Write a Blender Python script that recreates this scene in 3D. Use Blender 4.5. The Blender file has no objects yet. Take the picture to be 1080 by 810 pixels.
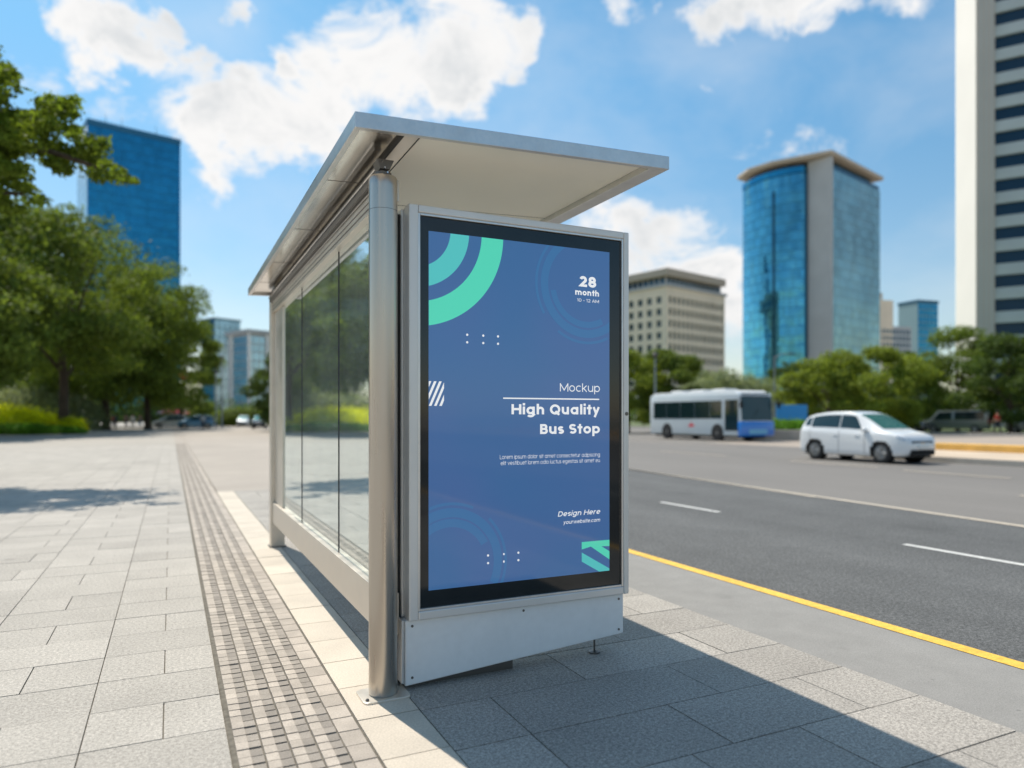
import bpy, bmesh, math, random
import numpy as np
from mathutils import Vector, Matrix
random.seed(7); RNG = np.random.default_rng(11)
PI = math.pi; R_ = math.radians
sc = bpy.context.scene
col = sc.collection
CAMH = 1.4; FPX = 749.0
YAW = math.atan2(360, 749)
FW = (math.sin(YAW), math.cos(YAW)); RT = (math.cos(YAW), -math.sin(YAW))

def spot(px, d):
    """ground position seen in direction px at depth d metres"""
    r = (px-540)/FPX*d
    return (d*FW[0]+r*RT[0], d*FW[1]+r*RT[1])
def cw(r, d):
    return Vector((d*FW[0]+r*RT[0], d*FW[1]+r*RT[1], 0))

# ------------------------------------------------------------------ materials
def mat(name, color=(.5,.5,.5), rough=.6, metal=0., spec=.5, coat=0., emis=None, estr=0., noise=None, bump=None, island=0., transl=0., spots=None):
    m = bpy.data.materials.new(name); m.use_nodes = True
    nt = m.node_tree; N = nt.nodes; L = nt.links
    b = N['Principled BSDF']
    b.inputs['Base Color'].default_value = (*color, 1)
    b.inputs['Roughness'].default_value = rough
    b.inputs['Metallic'].default_value = metal
    b.inputs['Specular IOR Level'].default_value = spec
    b.inputs['Coat Weight'].default_value = coat
    b.inputs['Coat Roughness'].default_value = .03
    if emis:
        b.inputs['Emission Color'].default_value = (*emis, 1); b.inputs['Emission Strength'].default_value = estr
    tc = N.new('ShaderNodeTexCoord')
    src = None
    def mul(a_sock, val_sock, lo, hi):
        mr = N.new('ShaderNodeMapRange'); mr.inputs['To Min'].default_value = lo; mr.inputs['To Max'].default_value = hi
        L.new(val_sock, mr.inputs['Value'])
        mx = N.new('ShaderNodeVectorMath'); mx.operation = 'SCALE'
        if a_sock is None: mx.inputs[0].default_value = color
        else: L.new(a_sock, mx.inputs[0])
        L.new(mr.outputs[0], mx.inputs['Scale'])
        return mx.outputs[0]
    if noise:
        for (scale, amt, det, vec) in noise:
            n = N.new('ShaderNodeTexNoise'); n.inputs['Scale'].default_value = scale; n.inputs['Detail'].default_value = det
            mp = N.new('ShaderNodeMapping'); mp.inputs['Scale'].default_value = vec
            L.new(tc.outputs['Object'], mp.inputs[0]); L.new(mp.outputs[0], n.inputs['Vector'])
            mr = N.new('ShaderNodeMapRange'); mr.inputs['From Min'].default_value = .3; mr.inputs['From Max'].default_value = .7
            L.new(n.outputs['Fac'], mr.inputs['Value'])
            src = mul(src, mr.outputs[0], 1-amt, 1+amt)
            if rough > .05 and metal > .5:
                mr2 = N.new('ShaderNodeMapRange'); mr2.inputs['From Min'].default_value = .3; mr2.inputs['From Max'].default_value = .7
                mr2.inputs['To Min'].default_value = rough*.85; mr2.inputs['To Max'].default_value = rough*1.2
                L.new(n.outputs['Fac'], mr2.inputs['Value']); L.new(mr2.outputs[0], b.inputs['Roughness'])
    if island:
        g = N.new('ShaderNodeNewGeometry')
        src = mul(src, g.outputs['Random Per Island'], 1-island, 1+island)
    if spots:
        for (vs_,thr,lo) in spots:
            vo=N.new('ShaderNodeTexVoronoi'); vo.inputs['Scale'].default_value=vs_; vo.inputs['Randomness'].default_value=1
            nn_=N.new('ShaderNodeTexNoise'); nn_.inputs['Scale'].default_value=vs_*3; nn_.inputs['Detail'].default_value=4
            L.new(tc.outputs['Object'],nn_.inputs['Vector'])
            ad_=N.new('ShaderNodeMixRGB'); ad_.blend_type='LINEAR_LIGHT'; ad_.inputs[0].default_value=.12/vs_
            L.new(tc.outputs['Object'],ad_.inputs[1]); L.new(nn_.outputs['Color'],ad_.inputs[2]); L.new(ad_.outputs[0],vo.inputs['Vector'])
            mr=N.new('ShaderNodeMapRange'); mr.inputs['From Min'].default_value=thr*.5; mr.inputs['From Max'].default_value=thr
            L.new(vo.outputs['Distance'],mr.inputs['Value']); src=mul(src, mr.outputs[0], lo, 1.)
    if src is not None: L.new(src, b.inputs['Base Color'])
    if bump:
        sc_, st, dist = bump
        n = N.new('ShaderNodeTexNoise'); n.inputs['Scale'].default_value = sc_; n.inputs['Detail'].default_value = 3
        L.new(tc.outputs['Object'], n.inputs['Vector'])
        bp = N.new('ShaderNodeBump'); bp.inputs['Strength'].default_value = st; bp.inputs['Distance'].default_value = dist
        L.new(n.outputs['Fac'], bp.inputs['Height']); L.new(bp.outputs[0], b.inputs['Normal'])
    if transl:
        out = N['Material Output']
        t = N.new('ShaderNodeBsdfTranslucent'); t.inputs[0].default_value = (color[0]*1.6, color[1]*1.5, color[2]*.6, 1)
        if src is not None:
            mm = N.new('ShaderNodeMix'); mm.data_type='RGBA'; mm.blend_type='MULTIPLY'; mm.inputs[0].default_value=1
            L.new(src, mm.inputs[6]); mm.inputs[7].default_value=(1.5,1.5,.75,1); L.new(mm.outputs[2], t.inputs[0])
        mx = N.new('ShaderNodeMixShader'); mx.inputs[0].default_value = transl
        L.new(b.outputs[0], mx.inputs[1]); L.new(t.outputs[0], mx.inputs[2]); L.new(mx.outputs[0], out.inputs['Surface'])
    return m

V1 = (1,1,1)
M = {}
M['alu'] = mat('alu', (.70,.68,.66), .34, 1., noise=[(9,.06,4,(1,1,1)), (60,.03,3,(1,.02,1))])
M['alu_warm'] = mat('alu_warm', (.70,.64,.56), .36, .7, noise=[(6,.05,4,V1)])
M['steel_post'] = mat('steel_post', (.52,.475,.42), .30, 1., noise=[(3,.05,4,(1,1,.3)), (30,.03,3,(1,1,.05))])
M['alu_dark'] = mat('alu_dark', (.16,.15,.14), .4, .8)
M['white_panel'] = mat('white_panel', (.74,.76,.77), .38, 0., noise=[(3,.03,4,V1),(25,.02,4,V1)])
M['frame_paint'] = mat('frame_paint', (.68,.67,.65), .32, .3, noise=[(4,.03,3,V1)])
M['soffit'] = mat('soffit', (.93,.87,.73), .32, 0., noise=[(1.2,.04,3,V1)])
M['soffit_metal'] = mat('soffit_metal', (.88,.82,.74), .15, 1., noise=[(2.5,.10,4,V1)])
M['black_glass'] = mat('black_glass', (.008,.011,.013), .06, 0., spec=.6, noise=[(5,.3,3,V1)])
M['rubber'] = mat('rubber', (.02,.02,.02), .7)
M['tyre'] = mat('tyre', (.025,.025,.026), .8)
M['void'] = mat('void', (.01,.01,.01), .9)
M['rim'] = mat('rim', (.28,.285,.29), .35, .8)
M['chrome'] = mat('chrome', (.7,.7,.7), .15, 1.)
M['head_lens'] = mat('head_lens', (.6,.63,.66), .08, .5)
M['red_lens'] = mat('red_lens', (.55,.03,.03), .15)
M['car_glass'] = mat('car_glass', (.012,.03,.035), .05, 0., spec=.6, coat=.25)
M['screen_glass'] = mat('screen_glass', (.04,.20,.18), .06, .2, spec=.9, coat=.6)
M['plate'] = mat('plate', (.75,.75,.72), .5)
# paving
M['granite'] = mat('granite', spots=[(1.1,.09,.80),(.33,.16,.90),(4.,.045,.72)], color=(.395,.366,.328), rough=.75, spec=.28, island=.08, noise=[(2.2,.06,4,V1),(60,.24,3,V1),(150,.26,2,V1),(.35,.05,3,V1)], bump=(220,.25,.002))
M['granite_right'] = mat('granite_right', spots=[(1.6,.10,.80),(.5,.22,.88),(4.5,.045,.70)], color=(.35,.322,.287), rough=.7, spec=.35, island=.10, noise=[(2.,.09,5,V1),(60,.30,3,V1),(140,.36,2,V1)], bump=(200,.3,.002))
M['cream_slab'] = mat('cream_slab', spots=[(2.2,.12,.86),(.8,.25,.92),(6,.05,.75)], color=(.56,.49,.40), rough=.7, island=.07, noise=[(3.,.07,5,V1),(110,.13,3,V1)], bump=(200,.25,.002))
M['joint'] = mat('joint', (.15,.135,.11), .95, noise=[(30,.3,3,V1)])
M['tact_light'] = mat('tact_light', (.42,.365,.31), .8, island=.12, noise=[(6,.14,5,V1),(140,.16,3,V1)], bump=(160,.3,.002))
M['tact_grey'] = mat('tact_grey', (.28,.245,.21), .8, island=.13, noise=[(6,.14,5,V1),(140,.18,3,V1)], bump=(160,.3,.002))
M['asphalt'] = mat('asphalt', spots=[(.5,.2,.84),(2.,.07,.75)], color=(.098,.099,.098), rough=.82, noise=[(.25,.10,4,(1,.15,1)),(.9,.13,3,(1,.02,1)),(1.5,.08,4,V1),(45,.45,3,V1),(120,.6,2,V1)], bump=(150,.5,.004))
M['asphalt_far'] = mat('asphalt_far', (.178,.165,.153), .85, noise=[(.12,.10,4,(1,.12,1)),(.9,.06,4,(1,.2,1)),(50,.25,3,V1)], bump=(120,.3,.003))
M['apron'] = mat('apron', (.37,.325,.28), .85, noise=[(.15,.09,4,V1),(.8,.07,5,V1),(60,.10,3,V1)], bump=(100,.2,.002))
M['plaza'] = mat('plaza', (.39,.36,.32), .8, spec=.25, noise=[(.2,.06,4,V1),(1.5,.05,5,V1),(40,.12,3,V1)])
M['gutter'] = mat('gutter', spots=[(1.3,.15,.82),(.4,.25,.85),(5,.06,.7)], color=(.255,.245,.23), rough=.8, noise=[(.8,.10,5,(1,.3,1)),(5,.06,5,V1),(160,.18,2,V1)], bump=(160,.25,.002))
M['yellow'] = mat('yellow', (.80,.48,.07), .65, noise=[(3,.12,5,(1,.3,1)),(25,.16,6,V1),(120,.18,3,V1)], spots=[(9,.10,.55)])
M['line_white'] = mat('line_white', (.62,.61,.58), .6, noise=[(14,.12,5,V1),(90,.15,3,V1)])
M['line_cream'] = mat('line_cream', (.58,.50,.40), .6, noise=[(8,.12,5,V1)])
M['kerb_stone'] = mat('kerb_stone', (.40,.37,.33), .8, noise=[(2,.12,4,V1)])
M['island'] = mat('island', (.55,.44,.33), .8, noise=[(.6,.10,4,V1)])
M['service'] = mat('service', (.36,.30,.25), .85, noise=[(.2,.10,4,V1),(2,.06,4,V1)])
M['yellow_kerb'] = mat('yellow_kerb', (.72,.42,.10), .7, noise=[(1.2,.15,4,V1)])
M['grass'] = mat('grass', (.10,.13,.045), .9, noise=[(3,.3,5,V1)], bump=(30,.6,.03))
# buildings
M['bl_glass'] = mat('bl_glass', (.025,.24,.40), .10, .85, noise=[(.05,.16,4,(1,1,.6)),(.35,.10,2,(1,1,2))], bump=(.10,.25,.9), island=.10)
M['bl_glass2'] = mat('bl_glass2', (.10,.38,.52), .08, .88, noise=[(.04,.25,4,(1,1,.5))], bump=(.07,.4,1.6), island=.16)
M['teal_glass'] = mat('teal_glass', (.27,.42,.43), .12, .85, noise=[(.05,.25,4,(1,1,.5))], bump=(.06,.4,1.6), island=.18)
M['dk_glass'] = mat('dk_glass', (.03,.09,.13), .10, .6, island=.2)
M['mull_blue'] = mat('mull_blue', (.03,.16,.28), .5, .4)
M['mull_teal'] = mat('mull_teal', (.22,.33,.35), .5, .3)
M['pale_glass'] = mat('pale_glass', (.45,.62,.68), .16, .7, island=.12)
M['concrete'] = mat('concrete', (.50,.50,.49), .8, noise=[(.15,.06,4,V1)])
M['conc_warm'] = mat('conc_warm', (.50,.42,.33), .8, noise=[(.2,.06,4,V1)])
M['beige'] = mat('beige', (.90,.76,.58), .85, noise=[(.15,.06,4,V1)])
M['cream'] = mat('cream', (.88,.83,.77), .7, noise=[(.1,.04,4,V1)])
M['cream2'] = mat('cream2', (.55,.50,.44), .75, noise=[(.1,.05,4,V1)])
M['band'] = mat('band', (.50,.55,.54), .6, noise=[(.2,.07,4,V1)])
M['win_dark'] = mat('win_dark', (.025,.05,.055), .12, 0., spec=.8, island=.4)
M['win_blue'] = mat('win_blue', (.005,.035,.075), .15, 0., spec=.3, island=.3)
# vegetation
def leafmat(n, c, t=.36): return mat(n, c, .7, spec=.2, island=.38, transl=t, noise=[(.35,.22,3,V1)])
M['leaf'] = leafmat('leaf', (.14,.19,.034))
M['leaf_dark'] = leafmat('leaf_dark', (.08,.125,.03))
M['leaf_near'] = leafmat('leaf_near', (.125,.175,.024), .45)
M['leaf_lime'] = leafmat('leaf_lime', (.20,.25,.035))
M['leaf_grey'] = leafmat('leaf_grey', (.24,.28,.17))
M['leaf_yellow'] = leafmat('leaf_yellow', (.64,.66,.02), .45)
M['leaf_hedge'] = leafmat('leaf_hedge', (.12,.26,.02), .25)
M['bark'] = mat('bark', (.085,.060,.042), .9, noise=[(3,.3,5,(1,1,.3))], bump=(12,.6,.03))
# paint & cloth
M['paint_white'] = mat('paint_white', (.78,.79,.80), .3, 0., coat=.8)
M['bus_white'] = mat('bus_white', (.62,.68,.71), .35, 0., coat=.5, noise=[(.8,.04,3,V1)])
M['bus_roof'] = mat('bus_roof', (.78,.79,.79), .4)
M['bus_blue'] = mat('bus_blue', (.02,.20,.66), .3, 0., coat=.6)
M['bus_cyan'] = mat('bus_cyan', (.12,.45,.70), .3, 0., coat=.5)
M['paint_grey'] = mat('paint_grey', (.22,.25,.25), .3, .4, coat=.6)
M['paint_dark'] = mat('paint_dark', (.03,.035,.045), .25, .3, coat=.8)
M['paint_silver'] = mat('paint_silver', (.50,.51,.52), .3, .6, coat=.6)
M['paint_blue'] = mat('paint_blue', (.06,.18,.30), .3, .3, coat=.6)
M['paint_red'] = mat('paint_red', (.45,.03,.03), .3, 0., coat=.6)
M['sign_blue'] = mat('sign_blue', (.02,.28,.65), .4)
M['sign_red'] = mat('sign_red', (.70,.03,.05), .5)
M['red_cloth'] = mat('red_cloth', (.60,.04,.03), .8)
M['white_cloth'] = mat('white_cloth', (.6,.68,.72), .8)
M['dark_cloth'] = mat('dark_cloth', (.03,.035,.05), .8)
M['blue_cloth'] = mat('blue_cloth', (.05,.14,.24), .8)
M['skin'] = mat('skin', (.42,.25,.17), .6)
M['hair'] = mat('hair', (.02,.015,.012), .6)
M['pole_grey'] = mat('pole_grey', (.30,.33,.34), .5, .4)

# ------------------------------------------------------------------ helpers
def tag(o, label=None, cat=None, group=None, kind=None):
    if label: o['label'] = label
    if cat: o['category'] = cat
    if group: o['group'] = group
    if kind: o['kind'] = kind
    return o
def empty(name, loc=(0,0,0), rz=0., label=None, cat=None, group=None):
    o = bpy.data.objects.new(name, None); col.objects.link(o)
    o.location = loc; o.rotation_euler = (0,0,rz); o.empty_display_size = .2
    return tag(o, label, cat, group)

class MB:
    def __init__(s): s.v=[]; s.f=[]; s.m=[]
    def add(s, vs, fs, mi=0):
        b=len(s.v); s.v += [tuple(v) for v in vs]; s.f += [tuple(i+b for i in f) for f in fs]; s.m += [mi]*len(fs)
        return s
    def box(s, x0,x1,y0,y1,z0,z1, mi=0, rz=0., c=None):
        vs=[(x,y,z) for z in (z0,z1) for y in (y0,y1) for x in (x0,x1)]
        if rz:
            cx,cy = c if c else ((x0+x1)/2,(y0+y1)/2); ca,sa=math.cos(rz),math.sin(rz)
            vs=[(cx+(x-cx)*ca-(y-cy)*sa, cy+(x-cx)*sa+(y-cy)*ca, z) for x,y,z in vs]
        return s.add(vs,[(0,2,3,1),(4,5,7,6),(0,1,5,4),(2,6,7,3),(0,4,6,2),(1,3,7,5)],mi)
    def prism(s, pts, z0, z1, mi=0):        # pts ccw in xy
        n=len(pts); vs=[(x,y,z0) for x,y in pts]+[(x,y,z1) for x,y in pts]
        fs=[tuple(range(n-1,-1,-1)), tuple(range(n,2*n))]+[(i,(i+1)%n,(i+1)%n+n,i+n) for i in range(n)]
        return s.add(vs,fs,mi)
    def prism_axis(s, pts, a0, a1, axis, mi=0):   # pts in the other two axes
        n=len(pts)
        def mk(p,a):
            return (a,p[0],p[1]) if axis=='x' else (p[0],a,p[1])
        vs=[mk(p,a0) for p in pts]+[mk(p,a1) for p in pts]
        fs=[tuple(range(n-1,-1,-1)), tuple(range(n,2*n))]+[(i,(i+1)%n,(i+1)%n+n,i+n) for i in range(n)]
        return s.add(vs,fs,mi)
    def tube(s, path, radii, n=10, mi=0, caps=True):
        base=len(s.v); P=[Vector(p) for p in path]; k=len(P)
        up=Vector((0,0,1)); prev=None
        for i,p in enumerate(P):
            t=(P[min(i+1,k-1)]-P[max(i-1,0)]).normalized()
            if prev is None:
                a=up if abs(t.z)<.9 else Vector((1,0,0)); x=t.cross(a).normalized()
            else: x=(prev-t*prev.dot(t)).normalized()
            prev=x; y=t.cross(x); r=radii[i] if hasattr(radii,'__len__') else radii
            for j in range(n):
                a=2*PI*j/n; s.v.append(tuple(p+x*math.cos(a)*r+y*math.sin(a)*r))
        for i in range(k-1):
            for j in range(n):
                s.f.append((base+i*n+j, base+i*n+(j+1)%n, base+(i+1)*n+(j+1)%n, base+(i+1)*n+j)); s.m.append(mi)
        if caps:
            s.f.append(tuple(base+j for j in range(n-1,-1,-1))); s.m.append(mi)
            s.f.append(tuple(base+(k-1)*n+j for j in range(n))); s.m.append(mi)
        return s
    def lathe(s, prof, c, axis='z', n=24, mi=0):    # prof list of (r, h)
        base=len(s.v)
        for r,h in prof:
            for j in range(n):
                a=2*PI*j/n; u,w=r*math.cos(a), r*math.sin(a)
                s.v.append((c[0]+u,c[1]+w,c[2]+h) if axis=='z' else ((c[0]+h,c[1]+u,c[2]+w) if axis=='x' else (c[0]+u,c[1]+h,c[2]+w)))
        for i in range(len(prof)-1):
            for j in range(n):
                s.f.append((base+i*n+j, base+i*n+(j+1)%n, base+(i+1)*n+(j+1)%n, base+(i+1)*n+j)); s.m.append(mi)
        s.f.append(tuple(base+j for j in range(n-1,-1,-1))); s.m.append(mi)
        s.f.append(tuple(base+(len(prof)-1)*n+j for j in range(n))); s.m.append(mi)
        return s
    def mesh(s, name, mats):
        me=bpy.data.meshes.new(name); me.from_pydata(s.v,[],s.f)
        if not isinstance(mats,(list,tuple)): mats=[mats]
        for m in mats: me.materials.append(m)
        if len(mats)>1: me.polygons.foreach_set('material_index', s.m)
        me.update(); return me
    def build(s, name, mats, parent=None, bevel=0., smooth=False, recalc=True, seg=2):
        me=s.mesh(name,mats)
        if recalc or bevel:
            bm=bmesh.new(); bm.from_mesh(me)
            bmesh.ops.recalc_face_normals(bm, faces=bm.faces)
            if bevel:
                es=[e for e in bm.edges if len(e.link_faces)==2 and e.calc_face_angle(0)>.5]
                bmesh.ops.bevel(bm, geom=es, offset=bevel, segments=seg, affect='EDGES', profile=.5, clamp_overlap=True)
            bm.to_mesh(me); bm.free()
        if smooth:
            me.polygons.foreach_set('use_smooth',[True]*len(me.polygons))
            try: me.set_sharp_from_angle(angle=R_(35))
            except Exception: pass
        return link(name, me, parent)
def link(name, me, parent=None):
    o=bpy.data.objects.new(name, me); col.objects.link(o)
    if parent is not None: o.parent=parent
    return o
def copy_tree(o, parent=None, **kw):
    c=o.copy(); col.objects.link(c); c.parent=parent
    for ch in list(o.children): copy_tree(ch, c)
    return c
def quads_np(name, verts, nq, m):
    """verts (nq*4,3) -> mesh of nq quads"""
    me=bpy.data.meshes.new(name)
    me.vertices.add(nq*4); me.vertices.foreach_set('co', verts.astype(np.float32).ravel())
    me.loops.add(nq*4); me.loops.foreach_set('vertex_index', np.arange(nq*4,dtype=np.int32))
    me.polygons.add(nq); me.polygons.foreach_set('loop_start', np.arange(0,nq*4,4,dtype=np.int32))
    try: me.polygons.foreach_set('loop_total', np.full(nq,4,dtype=np.int32))
    except Exception: pass
    me.materials.append(m); me.update(calc_edges=True); me.validate(); return me
def leaves(name, centers, size, m, up=.55, aspect=.5, out=None):
    """leaf shaped quads (rhombi) at centers"""
    n=len(centers); a=RNG.normal(size=(n,3)); a[:,2]+=up*1.5
    if out is not None: a+=out*.9
    a/=np.linalg.norm(a,axis=1,keepdims=True)
    b=RNG.normal(size=(n,3)); t=np.cross(a,b); t/=np.linalg.norm(t,axis=1,keepdims=True); u=np.cross(a,t)
    s=(size*RNG.uniform(.6,1.3,n))[:,None]
    v=np.empty((n,4,3)); v[:,0]=centers-t*s; v[:,1]=centers-u*s*aspect+a*s*.15; v[:,2]=centers+t*s; v[:,3]=centers+u*s*aspect+a*s*.15
    return quads_np(name, v.reshape(-1,3), n, m)

# ------------------------------------------------------------------ camera
cam=bpy.data.cameras.new('camera'); co=bpy.data.objects.new('camera',cam); col.objects.link(co)
co.location=(0,0,CAMH); co.rotation_euler=(R_(90),0,-YAW)
cam.sensor_width=36; cam.lens=36*FPX/1080; cam.shift_y=35/1080; cam.clip_end=5000; cam.clip_start=.05
cam.dof.use_dof=True; cam.dof.focus_distance=3.9; cam.dof.aperture_fstop=.95; cam.dof.aperture_blades=0
sc.camera=co
sc.view_settings.view_transform='Standard'; sc.view_settings.look='None'; sc.view_settings.exposure=0.05; sc.view_settings.gamma=1
sc.render.engine='CYCLES'

# ------------------------------------------------------------------ light
SUN=Vector((-.122,.62,1)).normalized()
el=math.asin(SUN.z); az=math.atan2(SUN.x,SUN.y)
sl=bpy.data.lights.new('sun','SUN'); so=bpy.data.objects.new('sun',sl); col.objects.link(so)
sl.energy=5.0; sl.angle=R_(.5); sl.color=(1,.92,.80); so.rotation_euler=SUN.to_track_quat('Z','Y').to_euler(); so.location=(0,0,60)
w=bpy.data.worlds.new('World'); sc.world=w; w.use_nodes=True
N=w.node_tree.nodes; L=w.node_tree.links; bg=N['Background']
sky=N.new('ShaderNodeTexSky'); sky.sky_type='NISHITA'; sky.sun_disc=False; sky.sun_elevation=el; sky.sun_rotation=az%(2*PI)
sky.air_density=1.0; sky.dust_density=.6; sky.ozone_density=2.5
SKY=.115
bg.inputs['Strength'].default_value=SKY
tc=N.new('ShaderNodeTexCoord'); D=tc.outputs['Generated']
def nz(scale, det, rough, dist, off=(0,0,0), vs=(1,1,1.6)):
    mp=N.new('ShaderNodeMapping'); mp.inputs['Location'].default_value=off; mp.inputs['Scale'].default_value=vs
    L.new(D,mp.inputs[0]); n=N.new('ShaderNodeTexNoise'); n.inputs['Scale'].default_value=scale; n.inputs['Detail'].default_value=det
    n.inputs['Roughness'].default_value=rough; n.inputs['Distortion'].default_value=dist; L.new(mp.outputs[0],n.inputs['Vector']); return n.outputs['Fac']
def math_(op,a,b=None,c=None,clamp=False):
    m=N.new('ShaderNodeMath'); m.operation=op; m.use_clamp=clamp
    for i,x in enumerate((a,b,c)):
        if x is None: continue
        if isinstance(x,(int,float)): m.inputs[i].default_value=x
        else: L.new(x,m.inputs[i])
    return m.outputs[0]
clouds=[(60,40,12),(128,98,12),(30,18,14),(180,28,14),(300,75,12),(75,12,26),(105,22,30),(140,45,30),(172,58,26),(212,62,18),(10,42,20),(108,76,15),(100,98,13),(240,4,28),(262,0,20),
 (210,122,30),(250,112,36),(300,110,46),(330,150,40),(265,165,42),(215,182,24),(285,140,34),(235,145,26),(375,75,40),(430,70,42),(345,25,36),(420,20,52),(490,35,52),(535,35,28),(478,82,28),(500,10,40),
 (214,240,11),(665,2,26),(712,16,24),(760,2,34),(820,6,38),(880,0,38),(935,-4,30),(850,-20,40),
 (640,245,38),(690,240,40),(735,250,38),(770,285,42),(705,290,40),(760,340,46),(650,280,34),
 (-120,120,60),(-260,40,80),(1180,120,50),(1350,260,80),(1500,60,120),(-450,260,90),(250,-160,70),(620,-220,90),(900,-260,90)]
wn=N.new('ShaderNodeTexNoise'); wn.inputs['Scale'].default_value=6.5; wn.inputs['Detail'].default_value=6; wn.inputs['Roughness'].default_value=.62; L.new(D,wn.inputs['Vector'])
wsub=N.new('ShaderNodeVectorMath'); wsub.operation='SUBTRACT'; L.new(wn.outputs['Color'],wsub.inputs[0]); wsub.inputs[1].default_value=(.5,.5,.5)
wsc=N.new('ShaderNodeVectorMath'); wsc.operation='SCALE'; L.new(wsub.outputs[0],wsc.inputs[0]); wsc.inputs['Scale'].default_value=.17
wad=N.new('ShaderNodeVectorMath'); wad.operation='ADD'; L.new(D,wad.inputs[0]); L.new(wsc.outputs[0],wad.inputs[1]); DW=wad.outputs[0]
tot=None
for (px,py,r) in clouds:
    c=Vector((0,0,0)); k=(px-540)/FPX
    c=Vector((FW[0]+RT[0]*k, FW[1]+RT[1]*k, (440-py)/FPX)); ln=c.length; c.normalize()
    vm=N.new('ShaderNodeVectorMath'); vm.operation='DISTANCE'; vm.inputs[1].default_value=c; L.new(DW,vm.inputs[0])
    q=math_('DIVIDE', vm.outputs['Value'], r/FPX/ln*1.5)
    e=math_('SUBTRACT',1.0,q,clamp=True)
    tot = e if tot is None else math_('ADD',tot,e)
# clouds behind and above, unplaced
big=nz(2.2,2,.5,0,(3,1,0)); n1=nz(7.0,12,.64,.45); n2=nz(4.0,5,.55,.2,(5,2,1))
sep=N.new('ShaderNodeSeparateXYZ'); L.new(D,sep.inputs[0])
fwd=N.new('ShaderNodeVectorMath'); fwd.operation='DOT_PRODUCT'; fwd.inputs[1].default_value=(FW[0],FW[1],0); L.new(D,fwd.outputs and fwd.inputs[0])
behind=math_('MULTIPLY', math_('LESS_THAN', fwd.outputs['Value'], .15), math_('MULTIPLY_ADD', big, 3.2, -1.45, clamp=True))
tot=math_('MINIMUM', math_('ADD',tot,behind), 1.05)
dens=math_('ADD', math_('MULTIPLY',tot,1.08), math_('MULTIPLY_ADD', n1, 4.2, -2.48))
mask=N.new('ShaderNodeMapRange'); mask.interpolation_type='SMOOTHSTEP'; L.new(dens,mask.inputs['Value'])
mask.inputs['From Min'].default_value=-.06; mask.inputs['From Max'].default_value=.88
wisp=math_('MULTIPLY', math_('MULTIPLY_ADD', n2, 2.6,-1.10,clamp=True), .34)
mk=math_('MAXIMUM', mask.outputs[0], wisp)
shade=N.new('ShaderNodeMapRange'); shade.interpolation_type='SMOOTHSTEP'
L.new(math_('ADD',math_('MULTIPLY',dens,.45),math_('MULTIPLY',n2,1.5)),shade.inputs['Value']); shade.inputs['From Min'].default_value=1.0; shade.inputs['From Max'].default_value=1.62
ccol=N.new('ShaderNodeMix'); ccol.data_type='RGBA'; L.new(shade.outputs[0],ccol.inputs[0])
WH=.93/SKY; GR=.66/SKY
ccol.inputs[6].default_value=(WH,WH*.99,WH*.98,1); ccol.inputs[7].default_value=(GR*.95,GR*1.0,GR*1.04,1)
sat=N.new('ShaderNodeMix'); sat.data_type='RGBA'; sat.blend_type='MULTIPLY'; sat.inputs[0].default_value=1; L.new(sky.outputs[0],sat.inputs[6])
zr=N.new('ShaderNodeMapRange'); L.new(sep.outputs['Z'],zr.inputs['Value']); zr.inputs['From Min'].default_value=.02; zr.inputs['From Max'].default_value=.42
tint=N.new('ShaderNodeMix'); tint.data_type='RGBA'; L.new(zr.outputs[0],tint.inputs[0]); tint.inputs[6].default_value=(1.22,1.10,.98,1); tint.inputs[7].default_value=(.76,1.24,1.26,1)
L.new(tint.outputs[2],sat.inputs[7])
mixc=N.new('ShaderNodeMix'); mixc.data_type='RGBA'; L.new(mk,mixc.inputs[0]); L.new(sat.outputs[2],mixc.inputs[6]); L.new(ccol.outputs[2],mixc.inputs[7])
L.new(mixc.outputs[2],bg.inputs['Color'])

# ------------------------------------------------------------------ ground
def sheet(name, rects, z, m):
    mb=MB()
    for (x0,x1,y0,y1) in rects: mb.add([(x0,y0,z),(x1,y0,z),(x1,y1,z),(x0,y1,z)],[(0,1,2,3)])
    return tag(mb.build(name,m,recalc=False), kind='structure')
def poly_sheet(name, pts, z, m): return tag(MB().add([(x,y,z) for x,y in pts],[tuple(range(len(pts)))]).build(name,m,recalc=False),kind='structure')
sheet('ground',[(-2500,2500,-2500,2500)],-.035,M['apron'])
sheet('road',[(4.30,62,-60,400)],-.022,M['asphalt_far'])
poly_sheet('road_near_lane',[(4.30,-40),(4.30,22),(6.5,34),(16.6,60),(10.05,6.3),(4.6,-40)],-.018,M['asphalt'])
sheet('gutter',[(3.415,4.30,-30,18)],-.014,M['gutter'])
sheet('yellow_line',[(4.305,4.425,-20,18)],-.012,M['yellow'])
sheet('joint_bed',[(.235,3.405,-4,14.45),(-16,.235,-4,40)],-.010,M['joint'])
mb=MB()
for i in range(-4,12):
    y=8.2+4.36*i
    mb.add([(7.32,y+1.4,-.014),(7.32,y,-.014),(7.42,y,-.014),(7.42,y+1.4,-.014)],[(1,2,3,0)])
tag(mb.build('lane_dashes',M['line_white'],recalc=False),kind='structure')
mb=MB()
def strip(a,b,wd,z=-.012):
    a=Vector(a);b=Vector(b);t=(b-a).normalized();n=Vector((-t.y,t.x))*wd/2
    mb.add([(*(a-n),z),(*(b-n),z),(*(b+n),z),(*(a+n),z)],[(0,1,2,3)])
strip((8.7,-5),(16.3,58),.13); strip((10.3,-5+14),(15.2,46),.10)
tag(mb.build('edge_line',M['line_cream'],recalc=False),kind='structure')
mb=MB()
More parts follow.
